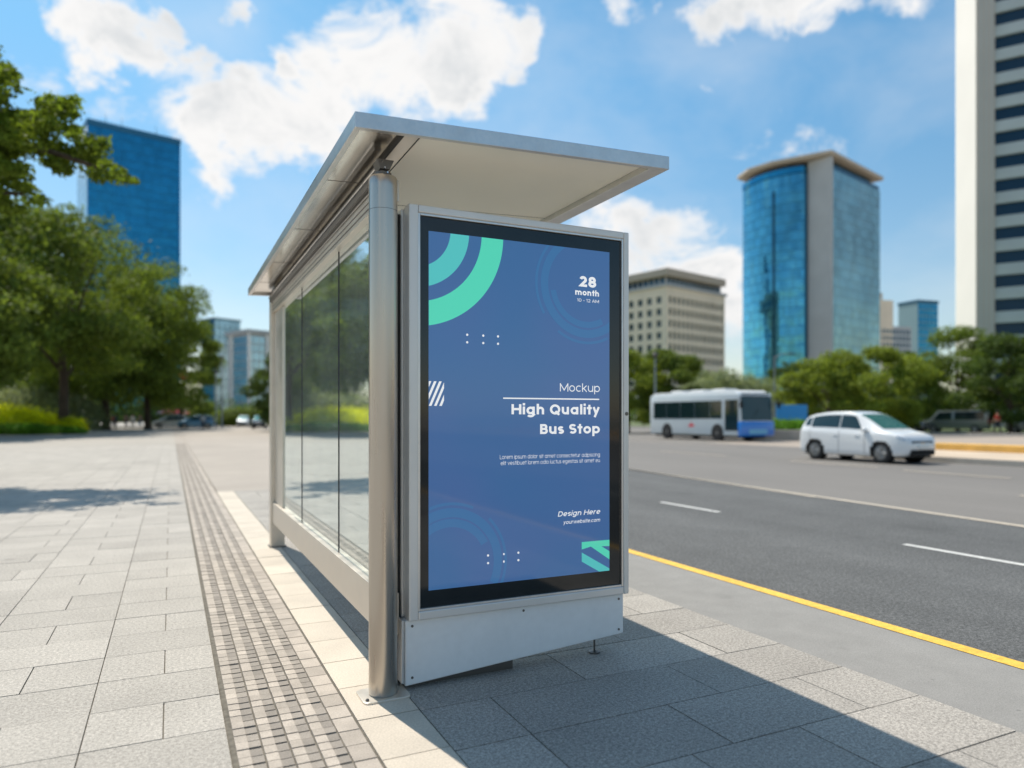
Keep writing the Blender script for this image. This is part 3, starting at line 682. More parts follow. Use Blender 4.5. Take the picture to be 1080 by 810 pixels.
# ------------------------------------------------------------------ trees
def crown_pts(lobes, n, shell=.55):
    """points spread in and on a set of ellipsoid lobes (cx,cy,cz,rx,ry,rz)"""
    lobes=np.array(lobes); vol=(lobes[:,3]*lobes[:,4]*lobes[:,5])**.75; idx=RNG.choice(len(lobes),n,p=vol/vol.sum())
    d=RNG.normal(size=(n,3)); d/=np.linalg.norm(d,axis=1,keepdims=True)
    r=(shell+(1-shell)*RNG.random(n)**.6)*RNG.normal(1,.08,n)*np.where(RNG.random(n)<.22,RNG.uniform(1.05,1.45,n),1.)
    return lobes[idx,:3]+d*lobes[idx,3:6]*r[:,None], d
def make_tree(name,label,kind,px,d,h,rad,m,trunk_r=.3,n=9000,leaf=.22,crown_lo=.28,group=None,seed=0,xy=None,lean=0.,sub=70,lobe_k=1.):
    rnd=random.Random(seed*13+5); x,y=xy if xy else spot(px,d)
    root=empty(name,(x,y,0),0,label,kind,group)
    mb=MB(); top=Vector((lean*h,0,h*.80)); base=Vector((0,0,0))
    path=[base.lerp(top,t)+Vector((math.sin(t*5+seed)*.03*h*t,math.cos(t*4+seed)*.03*h*t,0)) for t in (0,.02,.1,.25,.45,.7,1)]
    mb.tube(path,[trunk_r*k for k in (1.5,1.15,1,.85,.65,.4,.12)],n=10)
    lobes=[]; zlo=h*crown_lo
    limbs=[]
    for i in range(9):
        a=i*2.4+seed; t=.28+.5*i/9; s=base.lerp(top,t); z1=zlo+(h-zlo)*(.18+.68*((i*.37+.13*seed)%1))
        rr=rad*rnd.uniform(.55,.85)*math.sin(PI*min(.93,max(.25,(z1-zlo)/(h-zlo)*.85+.15)))
        e=Vector((lean*z1+math.cos(a)*rr, math.sin(a)*rr, z1)); mid=s.lerp(e,.5)+Vector((0,0,rad*.08))
        mb.tube([s,mid,e],[trunk_r*.4,trunk_r*.24,trunk_r*.07],n=6); limbs.append(e)
    for i in range(sub):
        t=rnd.random(); ph=rnd.uniform(0,2*PI); zz=rnd.uniform(0,1)
        prof=math.sin(PI*(zz**.8*.86+.10))**.6
        rr=rad*prof*math.sqrt(rnd.uniform(.25,1))*rnd.choice((.8,.9,.95,1.08))
        s=rad*rnd.uniform(.11,.29)*lobe_k
        lobes.append((lean*h*.7+math.cos(ph)*rr, math.sin(ph)*rr, zlo+(h-zlo-s*.6)*zz+s*.2, s*rnd.uniform(.9,1.35), s*rnd.uniform(.9,1.35), s*rnd.uniform(.5,.8)))
    pts,dr=crown_pts(lobes,int(n*1.35),.45)
    # a thin scatter of sprigs beyond the lobes
    tr_=mb.build('trunk',M['bark'],root,smooth=True)
    link('crown',leaves('crown',pts,leaf*.8,m,up=.4,out=dr),root)
    return root
GL='tall shade trees along the left pavement'
make_tree('shade_tree','large dark green shade tree with bare trunk behind the yellow hedge','tree',66,62,19.6,10.0,M['leaf'],.42,30000,.24,.30,GL,1)
make_tree('shade_tree','broad shade tree at the left picture edge, standing left of the hedge','tree',-66,47,14.5,7.4,M['leaf'],.40,24000,.24,.26,GL,2)
make_tree('shade_tree','shade tree whose crown rises in front of the blue glass tower','tree',112,78,20.8,9.2,M['leaf'],.40,24000,.24,.18,GL,3)
make_tree('shade_tree','shade tree with lighter crown just right of the blue glass tower','tree',156,82,19.2,8.3,M['leaf'],.36,22000,.25,.16,GL,4)
make_tree('shade_tree','smallest shade tree, at the right end of the row near the pale office blocks','tree',192,98,17,5.0,M['leaf'],.32,14000,.26,.16,GL,5)
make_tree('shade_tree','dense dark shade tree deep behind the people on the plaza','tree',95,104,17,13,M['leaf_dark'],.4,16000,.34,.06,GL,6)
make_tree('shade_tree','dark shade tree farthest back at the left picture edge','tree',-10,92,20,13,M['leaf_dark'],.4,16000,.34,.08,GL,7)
make_tree('shade_tree','shade tree outside the left picture edge, seen in the shelter glass','tree',-190,46,17,8.5,M['leaf'],.4,20000,.22,.16,GL,8)
make_tree('shade_tree','second shade tree outside the left picture edge, seen in the shelter glass','tree',-330,40,16,8.0,M['leaf'],.4,18000,.22,.16,GL,9)
# near tree with a limb reaching into the frame
def near_tree():
    x,y=spot(-215,17)
    root=empty('overhanging_tree',(x,y,0),0,'nearby tree whose leafy limb reaches in from the upper left edge','tree')
    toR=Vector((RT[0],RT[1],0)); toF=Vector((FW[0],FW[1],0))
    mb=MB(); mb.tube([(0,0,0),(0,0,.2),(.1,0,2),(.2,.1,4.5),(.3,.1,7),(.3,.0,10)],[.42,.30,.26,.22,.16,.05],n=12)
    s=Vector((.2,.1,4.6)); lobes=[]; rnd=random.Random(3)
    def limb(a,pts,r0):
        P=[a]+pts; mb.tube(P,[r0*(1-i/(len(P)))+.012 for i in range(len(P))],n=7)
    def at(px,py,dd=0.):   # local position near the limb plane
        dpt=16.2+dd*1.7; r=(px-540)/FPX*dpt; w_=toF*dpt+toR*r; return Vector((w_.x-x,w_.y-y,CAMH+(440-py)/FPX*dpt))
    limb(s,[at(-120,200),at(-50,165),at(20,150),at(70,165),at(125,185)],.13)
    limb(s,[at(-110,170),at(-40,120,.5),at(30,118,.6),at(75,115,.6)],.10)
    limb(s,[at(-110,150),at(-60,90,-.5),at(-5,85,-.5)],.09)
    limb(s,[at(-90,230,-.4),at(-30,200,-.4),at(25,205,-.4)],.08)
    for (px,py,rr) in [(125,186,.22),(105,180,.32),(90,160,.34),(75,172,.42),(100,150,.25),(60,118,.36),(48,108,.32),(70,112,.25),(40,135,.42),(55,150,.42),(25,125,.38),(20,150,.45),(5,140,.5),
                       (8,82,.30),(-5,70,.38),(12,95,.22),(-15,95,.45),(10,185,.35),(30,200,.25),(38,210,.2),(5,215,.3),(-10,170,.5),(-20,125,.55),(-10,205,.4),(80,140,.3),(60,175,.28),(140,190,.12),
                       (-40,150,.7),(-60,110,.8),(-70,190,.8),(-100,140,.9),(-110,80,.9),(-60,60,.7),(-160,100,1.1),(-210,140,1.1),(-250,90,1.1),(-190,50,1.0),(-120,20,.8),(-260,160,1.0),(-150,180,.9),(-320,120,1.1),(-230,20,1.0)]:
        for q in range(5):
            p=at(px+rnd.uniform(-1,1)*rr*34,py+rnd.uniform(-1,1)*rr*24,rnd.uniform(-.9,.9)); f=rnd.uniform(.5,.85)
            lobes.append((p.x,p.y,p.z,rr*f*1.15,rr*f*1.15,rr*f*.62))
    pts,dr=crown_pts(lobes,85000,.2)
    mb.build('trunk',M['bark'],root,smooth=True)
    link('crown',leaves('crown',pts,.07,M['leaf_near'],up=.5),root)
near_tree()
GR_='trees beyond the avenue'
for i,(px,d,h,rad,m,lab,n) in enumerate([
  (662,64,7.4,3.6,'leaf_lime','light green tree right beside the display edge, beyond the avenue',12000),
  (708,66,7.6,3.9,'leaf','rounded bright tree behind the bus and the grey lamp post',15000),
  (750,76,6.6,5.2,'leaf_grey','low wide grey green tree behind the bus roof',12000),
  (795,80,6.2,4.2,'leaf_grey','low grey green tree right of the wide one, below the blue curved tower',9000),
  (832,84,8.2,3.2,'leaf_dark','small dark tree at the foot of the curved glass tower',9000),
  (874,60,6.9,3.9,'leaf_lime','bright lime tree above the white car',14000),
  (926,64,7.6,4.4,'leaf_lime','wide lime tree right of the curved glass tower foot',15000),
  (1010,70,10.2,4.9,'leaf','tallest tree beyond the avenue, at the corner of the white tower',17000),
  (1066,62,8.6,4.3,'leaf_dark','dark tree at the right picture edge behind the person in red',15000),
  (966,78,8.6,4.0,'leaf_dark','dark green tree between the lime tree and the tallest tree',10000),
  (1125,60,9.2,4.5,'leaf','tree just outside the right picture edge',9000)]):
    make_tree('avenue_tree',lab,'tree',px,d,h,rad,M[m],.2,n,.17,.12,GR_,20+i,sub=46)
for i,(px,d,h,rad,m,lab,n) in enumerate([
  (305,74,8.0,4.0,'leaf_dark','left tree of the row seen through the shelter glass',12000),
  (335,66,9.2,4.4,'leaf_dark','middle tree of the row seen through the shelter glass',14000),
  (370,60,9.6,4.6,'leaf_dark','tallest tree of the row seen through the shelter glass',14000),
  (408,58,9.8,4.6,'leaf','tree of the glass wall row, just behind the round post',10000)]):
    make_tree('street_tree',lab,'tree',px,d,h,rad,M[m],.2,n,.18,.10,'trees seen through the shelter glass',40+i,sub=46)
# shrubs and hedges
def shrub(name,label,cat,pts_px,m,n,leaf,group=None,core=None):
    x,y=spot(pts_px[0][0],pts_px[0][1]); 
    root=empty(name,(x,y,0),0,label,cat,group); lobes=[]
    mb=MB()
    for (px,d,rx,h) in pts_px:
        a,b=spot(px,d); lobes.append((a-x,b-y,h*.42,rx,rx,h*.58))
        mb=MB(); mb.tube([(a-x,b-y,0),(a-x+.1,b-y,h*.3),(a-x+math.cos(px)*rx*.3,b-y+math.sin(px)*rx*.3,h*.7)],[.07,.05,.02],n=6); mb.build('stem',M['bark'],root)
    pts,dr=crown_pts(lobes,n,.82); k=pts[:,2]>0.02
    link('foliage',leaves('foliage',pts[k],leaf,m,out=dr[k]),root)
    return root
shrub('golden_hedge','bright yellow green clipped hedge mound at the left edge','hedge',[(-40,66,3.4,2.3),(-15,63,3.0,2.2),(8,62,3.0,2.3),(30,62,2.6,1.9),(45,61.5,1.8,1.5),(20,60,2.,1.5)],M['leaf_yellow'],26000,.12)
shrub('golden_hedge','small rounded yellow green hedge right of the tree trunk','hedge',[(76,62,1.0,1.3),(70,62.6,.9,1.1)],M['leaf_yellow'],5000,.10)
shrub('low_hedge','dark green skirt of low hedge in front of the yellow mound','hedge',[(-30,57.5,1.6,.75),(-12,57,1.6,.8),(5,57,1.6,.8),(22,57.4,1.5,.85),(38,58,1.3,.8),(52,58.5,1.2,.7),(66,59,1.1,.6),(80,59.5,.8,.5)],M['leaf_hedge'],16000,.10)
shrub('flowering_shrub','pale grey green shrub bank behind the yellow hedge','shrub',[(10,74,3.2,4.0),(34,75,3,4.6),(52,74,3,4.2),(78,74,2.2,3.6),(90,76,2.2,2.8),(-25,76,3.5,4.5)],M['leaf_grey'],20000,.17)
for i,(px,d,rx,h,lab) in enumerate([(248,112,2.3,2.6,'round green shrub at the foot of the pale office block'),(268,112,2.6,2.9,'green shrub nearest the shelter rear post'),(231,118,1.5,2.0,'small clipped shrub behind the street lamps'),(212,120,2.2,4.2,'shrub below the narrow blue glass block')]):
    shrub('street_shrub',lab,'shrub',[(px,d,rx,h),(px+6,d+1,rx*.8,h*.9)],M['leaf'],5000,.2,'shrubs at the far end of the street')
shrub('grass_hedge','bright green low hedge strip between bus and white car','hedge',[(800+k*11,47+.1*k,1.1,1.15) for k in range(7)],M['leaf_hedge'],12000,.09)
mb=MB(); a=spot(790,44.5); b=spot(905,41.5); va=Vector(a); vb=Vector(b); t=(vb-va).normalized(); nn=Vector((-t.y,t.x))*.2
mb.prism([tuple(va-nn),tuple(vb-nn),tuple(vb+nn),tuple(va+nn)],-.03,.62)
tag(mb.build('low_wall',M['kerb_stone'],bevel=.03),'low pale stone wall in front of the green hedge strip','wall')
# far tree line as one mass
lob=[]
for px in range(-500,1500,11):
    d=random.uniform(190,250); a,b=spot(px,d)
    if 560<px or px<300 or True:
        h=random.uniform(5,9) if px>600 else random.uniform(4,7); lob.append((a,b,h*.45,random.uniform(3,5),random.uniform(3,5),h*.6))
pts,dr=crown_pts(lob,60000,.8); pts=pts[pts[:,2]>0]
tag(link('far_trees',leaves('far_trees',pts,.5,M['leaf_dark'],up=.3)),'far-off belt of dark trees along the horizon','trees',kind='stuff')

# ------------------------------------------------------------------ buildings
def frame(px,d,u,root_rz=None):
    """origin at corner, u = (r,d) direction of right-hand face"""
    c=cw((px-540)/FPX*d,d); uu=cw(*u).normalized(); return c,math.atan2(uu.y,uu.x)
def facade_grid(mb,x0,x1,y,z0,z1,nx,nz,gap,thick=.12,axis='x'):
    for i in range(nx):
        for k in range(nz):
            a=x0+(x1-x0)*i/nx+gap/2; b=x0+(x1-x0)*(i+1)/nx-gap/2; c0=z0+(z1-z0)*k/nz+gap/2; c1=z0+(z1-z0)*(k+1)/nz-gap/2
            j=[random.uniform(-.012,.012) for _ in range(4)]
            if axis=='x': mb.add([(a,y+j[0],c0),(b,y+j[1],c0),(b,y+j[2],c1),(a,y+j[3],c1)],[(0,1,2,3)])
            else: mb.add([(y+j[0],a,c0),(y+j[1],b,c0),(y+j[2],b,c1),(y+j[3],a,c1)],[(3,2,1,0)])
# curved glass tower : local x = right face, local y = left face (back-left)
S=1.35
c,rz=frame(876,180*S,(23.2,19.5))
tw=empty('glass_tower',c,rz,'tall office tower with curved blue glass, grey concrete slab and flat oversailing roof','office tower')
H=66.5*S; Wd=29*S; Dp=23.5*S
core=MB(); core.box(.3,Wd-.2,.3,Dp-.2,0,H-1.5); core.build('core',M['dk_glass'],tw)
mb=MB(); facade_grid(mb,.2,Wd,0,0,H-3,22,26,.14); mb.build('glass_facade',M['teal_glass'],tw,recalc=False)
mb=MB(); mb.box(.2,Wd-.02,.12,.28,0,H-3); mb.build('mullions',M['mull_teal'],tw)
mb=MB(); mb.box(4,Wd+.3,.5,Dp,H-6,H-1.2); mb.build('dark_crown_band',M['dk_glass'],tw)
mb=MB(); mb.box(-.9,.35,-.7,7.6,0,H+.8); mb.build('concrete_slab',M['concrete'],tw)
mb=MB()
for k in range(1,26): mb.box(-.94,-.901,-.5,7.4,k*H/26,k*H/26+.12)
mb.build('slab_joints',M['band'],tw)
# curved part
def bulge(t): # t 0..1 from slab to far end
    y=7.9+(Dp*1.06-7.9)*t; x=-5.5*math.sin(PI*min(1,.12+.88*t))**.8*(1) -.2
    return x,y
nx=26; nzz=26; mb=MB(); mbm=MB()
for i in range(nx):
    t0,t1=i/nx,(i+1)/nx; x0_,y0_=bulge(t0); x1_,y1_=bulge(t1); ex=(x1_-x0_)*.02; ey=(y1_-y0_)*.02
    for k in range(nzz):
        z0,z1=(H-3)*k/nzz,(H-3)*(k+1)/nzz-.15; j=random.uniform(-.01,.01)
        mb.add([(x0_+ex+j,y0_+ey,z0),(x1_-ex-j,y1_-ey,z0),(x1_-ex,y1_-ey,z1),(x0_+ex,y0_+ey,z1)],[(3,2,1,0)])
mb.build('curved_glass_facade',M['bl_glass2'],tw,recalc=False)
pts=[bulge(i/nx) for i in range(nx+1)]; pts=[(x+.18,y) for x,y in pts]+[(2,Dp),(2,7.9)]
mb=MB(); mb.prism(pts[::-1],0,H-3.0); mb.build('curved_core',M['mull_blue'],tw)
mb=MB(); pts2=[(x-.4,y) for x,y in [bulge(i/nx) for i in range(nx+1)]]+[(1,Dp),(1,7.9)]; mb.prism([(x,y) for x,y in pts2][::-1],H-2.9,H-.8); mb.build('glass_parapet',M['bl_glass'],tw)
mb=MB(); x0_,y0_=bulge(.38); mb.box(x0_-.35,x0_+.6,y0_-.3,y0_+.45,0,H-8); mb.build('dark_slot',M['dk_glass'],tw)
mb=MB(); mb.prism([(-2.,-1.5),(Wd+1,-1.0),(Wd+1,Dp*.6),(Wd*.5,Dp*1.05),(-3,Dp*1.08),(-7.5,Dp*.85),(-7.8,Dp*.55),(-5,Dp*.25)],H+1.0,H+2.4); mb.build('roof',M['conc_warm'],tw,bevel=.3)
mb=MB(); mb.box(2,Wd-4,2,Dp-3,H-2,H+1.0); mb.build('roof_storey',M['dk_glass'],tw)
# beige block
c,rz=frame(703,228,(15.9,13))
bb=empty('beige_office_block',c,rz,'beige office block with grid of small square windows and flat overhanging roof','office block')
H=43.5; W1=32; W2=26
def win(par,face,a,b,c0,c1,first=[None]):
    mb=MB()
    if face=='x': mb.add([(a,-.02,c0),(b,-.02,c0),(b,-.02,c1),(a,-.02,c1)],[(0,1,2,3)])
    else: mb.add([(-.02,a,c0),(-.02,b,c0),(-.02,b,c1),(-.02,a,c1)],[(3,2,1,0)])
    return mb
walls=MB()
nx1=13; ny1=6; nf=9; z0=6.; fh=(H-3-z0)/nf
def wall_with_holes(mb,axis,length,n,margin,ww):
    pitch=(length-2*margin)/n
    def B(a,b,c0,c1):
        if axis=='x': mb.box(a,b,0,.9,c0,c1)
        else: mb.box(0,.9,a,b,c0,c1)
    s0=.0 if axis=='x' else .901
    B(s0,length,0,z0); B(s0,length,z0+fh*nf,H)
    for i in range(n+1):
        a=s0 if i==0 else margin+pitch*i-(pitch-ww)/2; b=length if i==n else margin+pitch*i+(pitch-ww)/2
        B(a,b,z0+.001,z0+fh*nf-.001)
    for k in range(nf):
        for i in range(n):
            a=margin+pitch*i+(pitch-ww)/2; B(a+.001,a+ww-.001,z0+fh*k+.001,z0+fh*k+fh*.42)
    return [(margin+pitch*i+(pitch-ww)/2, margin+pitch*i+(pitch+ww)/2, z0+fh*k+fh*.42, z0+fh*(k+1)-.001) for k in range(nf-1,-1,-1) for i in range(n)]
h1=wall_with_holes(walls,'x',W1,nx1,.8,1.45); h2=wall_with_holes(walls,'y',W2,ny1,1.2,2.1)
walls.build('wall',M['beige'],bb)
allw=[('x',)+h for h in h1]+[('y',)+h for h in h2]
wm=None; cnt=0; rest=MB()
# the nearest hundred as parts, the others as one stuff part
allw.sort(key=lambda q:q[1]-q[4]*.2)
for (ax,a,b_,c0,c1) in allw:
    if ax=='x': vs=[(a-.02,.45,c0-.02),(b_+.02,.45,c0-.02),(b_+.02,.45,c1+.02),(a-.02,.45,c1+.02)]; fs=[(0,1,2,3)]
    else: vs=[(.45,a-.02,c0-.02),(.45,b_+.02,c0-.02),(.45,b_+.02,c1+.02),(.45,a-.02,c1+.02)]; fs=[(3,2,1,0)]
    if cnt<100: MB().add(vs,fs).build('window',M['win_dark'],bb,recalc=False); cnt+=1
    else: rest.add(vs,fs)
o=rest.build('distant_windows',M['win_dark'],bb,recalc=False); o['kind']='stuff'
mb=MB(); mb.box(1,W1-1,1,W2,H-.5,H+3.2); mb.build('penthouse_glazing',M['dk_glass'],bb)
mb=MB()
for i in range(14): mb.box(1+i*2.25,1.5+i*2.25,.8,1.0,H+.01,H+3.2)
for i in range(11): mb.box(.8,1.0,1+i*2.3,1.5+i*2.3,H+.01,H+3.2)
mb.box(-.6,W1+.6,-.6,W2,H+.0,H+.9)
mb.build('penthouse_columns',M['concrete'],bb)
mb=MB(); mb.box(-1.5,W1-1.5,-1.5,W2+1,H+3.2,H+5.6); mb.build('roof',M['conc_warm'],bb,bevel=.15)
# white tower right
c0_=cw((1046-540)/FPX*100,100); 
tdir=(3.3,-2.0); uu=cw(*tdir).normalized(); rz=math.atan2(uu.y,uu.x)
wt=empty('white_tower',c0_,rz,'very tall white tower with stacked dark window bands at the right edge','tower')
H=88
mb=MB(); mb.box(0,26,.8,20,0,H); mb.build('core',M['cream2'],wt)
mb=MB(); mb.box(-1.9,.35,-.35,3,0,H+1); mb.build('ribbed_pilaster',M['cream2'],wt,bevel=.1)
mb=MB()
for q in (-1.3,-.7,-.1): mb.box(q,q+.12,-.42,-.34,0,H)
mb.build('pilaster_grooves',M['band'],wt)
# pier face turned toward the sun
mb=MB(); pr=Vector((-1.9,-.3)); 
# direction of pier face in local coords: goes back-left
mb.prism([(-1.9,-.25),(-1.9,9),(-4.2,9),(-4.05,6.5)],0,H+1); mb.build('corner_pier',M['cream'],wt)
fh=3.35
for k in range(26):
    z=1.2+k*fh
    MB().box(.36,26,.35,.85,z+1.55,z+fh-.05).build('window_band',M['win_blue'],wt)
    b2=MB(); b2.box(.36,26.1,-.05,.8,z,z+1.0); b2.box(.36,26.05,.15,.8,z+1.0,z+1.64); b2.build('spandrel',M['band'] if k%1==0 else M['cream'],wt)
# left blue tower
c,rz=frame(92,240,(18.3,15))
lt=empty('blue_glass_tower',c,rz,'large flat topped blue glass tower rising behind the left trees','office tower')
H=102.5; W1=29.5; W2=22
mb=MB(); mb.box(.15,W1-.1,.15,W2,0,H-.2); mb.build('core',M['mull_blue'],lt)
mb=MB(); facade_grid(mb,0,W1,0,0,H-2,20,32,.14); facade_grid(mb,0,1,0,H-1.9,H,1,1,.0); mb.build('glass_facade',M['bl_glass'],lt,recalc=False)
mb=MB(); facade_grid(mb,.05,W2,0,0,H-2,12,32,.14,axis='y'); mb.build('side_glass_facade',M['pale_glass'],lt,recalc=False)
mb=MB(); mb.box(-.15,W1+.1,-.15,W2,H-1.8,H); mb.build('parapet',M['mull_blue'],lt)
for q in (6,11,22):
    mb=MB(); mb.tube([(q,3,H),(q,3,H+4)],[.12,.05],n=6); mb.build('roof_antenna',M['alu_dark'],lt)
mb=MB(); mb.box(-.05,4.5,-.1,-.02,0,H-30); mb.box(7.5,10.5,-.1,-.02,0,H-30); mb.build('dark_glazing_strip',M['bl_glass'],lt)
# street end buildings
c,rz=frame(262,230,(15.,17))
b1=empty('pale_office_block',c,rz,'pale glass office block with cream columns beyond the shelter rear post','office block')
H=29
mb=MB(); mb.box(.1,26,.1,14,0,H-.3); mb.build('core',M['concrete'],b1)
mb=MB(); facade_grid(mb,0,26,0,3.5,H-1,14,9,.35); mb.build('glass_facade',M['pale_glass'],b1,recalc=False)
mb=MB(); facade_grid(mb,0,11,0,3.5,H-1,7,9,.25,axis='y'); mb.build('side_glass_facade',M['pale_glass'],b1,recalc=False)
for q in (-.3,6.2,12.8,19.4,25.6): MB().box(q,q+.9,-.5,.12,0,H).build('column',M['cream'],b1)
MB().box(-.6,.3,10.3,11.1,0,H).build('column',M['cream'],b1)
MB().box(-.8,26.5,-.8,14.5,H-.3,H+.9).build('roof',M['concrete'],b1)
MB().box(-.15,26,-.15,11,0,3.4).build('shopfront',M['dk_glass'],b1)
c,rz=frame(226,250,(8,10))
b2_=empty('narrow_glass_block',c,rz,'narrow light blue glass block left of the pale office block','office block')
H=36
MB().box(.1,10,.1,9,0,H-.2).build('core',M['mull_teal'],b2_)
mb=MB(); facade_grid(mb,0,10,0,0,H,5,12,.3); mb.build('glass_facade',M['pale_glass'],b2_,recalc=False)
mb=MB(); facade_grid(mb,0,9,0,0,H,5,12,.3,axis='y'); mb.build('side_glass_facade',M['bl_glass2'],b2_,recalc=False)
MB().box(-.3,10.3,-.3,9.3,H,H+.6).build('parapet',M['mull_teal'],b2_)
c,rz=frame(283,280,(15,6))
b3=empty('grey_street_block',c,rz,'low grey block farthest down the street, just behind the shelter post','office block')
MB().box(0,30,0,16,0,24).build('wall',M['concrete'],b3)
mb=MB(); facade_grid(mb,1,29,-.06,3,23,10,7,.9); mb.build('glazing',M['dk_glass'],b3,recalc=False)
MB().box(-.3,30.3,-.3,16.3,24,24.8).build('roof',M['concrete'],b3)
# far right blocks
c,rz=frame(968,360,(18,6))
b4=empty('dark_glass_block',c,rz,'small square dark blue block far behind the trees left of the white tower','office block')
MB().box(.1,13.6,.1,12,0,60.0).build('wall',M['mull_teal'],b4)
mb=MB(); facade_grid(mb,0,13.7,0,20,59.5,6,12,.4); mb.build('glazing',M['bl_glass'],b4,recalc=False)
MB().box(-.2,13.9,-.2,12.2,59.6,61).build('parapet',M['dk_glass'],b4)
c,rz=frame(928,330,(18,6))
b5=empty('stepped_grey_block',c,rz,'low stepped grey block between the curved tower and the dark blue block','office block')
MB().box(0,8,0,12,0,56).build('tower_wing',M['beige'],b5); MB().box(8.01,19,0,12,0,44).build('low_wing',M['concrete'],b5)
MB().box(3,4.6,3,4.6,56,60).build('roof_tank',M['conc_warm'],b5)
mb=MB(); facade_grid(mb,.6,18.5,-.06,12,43,9,10,.9); mb.build('glazing',M['dk_glass'],b5,recalc=False)

# ------------------------------------------------------------------ cars
def cat_rom(P,t):
    n=len(P)-1; t=min(max(t,0),n-1e-6); i=int(t); f=t-i
    p0=P[max(i-1,0)];p1=P[i];p2=P[i+1];p3=P[min(i+2,n)]
    return tuple(.5*((2*b)+(-a+c_)*f+(2*a-5*b+4*c_-d_)*f*f+(-a+3*b-3*c_+d_)*f*f*f) for a,b,c_,d_ in zip(p0,p1,p2,p3))
# stations along x (front = +x): x, z_bottom, half width, belt z, roof z, roof half width, shoulder z
ST=[(-2.06,.42,.66,.88,.93,.55),(-2.02,.30,.79,1.00,1.10,.60),(-1.90,.24,.85,1.06,1.42,.56),(-1.60,.22,.875,1.07,1.56,.585),(-1.0,.20,.88,1.06,1.65,.60),
    (-.3,.20,.88,1.04,1.67,.61),(.20,.20,.88,1.02,1.62,.60),(.68,.20,.88,1.00,1.42,.60),(1.28,.20,.875,.98,1.07,.64),(1.62,.22,.86,.93,.99,.64),(1.92,.24,.80,.85,.91,.58),(2.06,.30,.68,.72,.79,.48),(2.12,.42,.54,.60,.65,.38)]
def car_surf(u,v):
    """u station param, v in 0..1 from bottom centre up the side to the roof centre"""
    x,zb_,w_,bz,rz_,rw=cat_rom(ST,u)
    prof=[(0,zb_),(w_*.80,zb_),(w_*.975,zb_+.06),(w_,zb_+(bz-zb_)*.42),(w_*.985,zb_+(bz-zb_)*.80),(w_*.94,bz),(rw*1.06+(w_*.94-rw*1.06)*.08,bz+(rz_-bz)*.82),(rw*.86,rz_-(rz_-bz)*.03),(0,rz_+.0)]
    y,z=cat_rom(prof,v*8); return Vector((x,max(y,0.) if v<.01 or v>.99 else y,z))
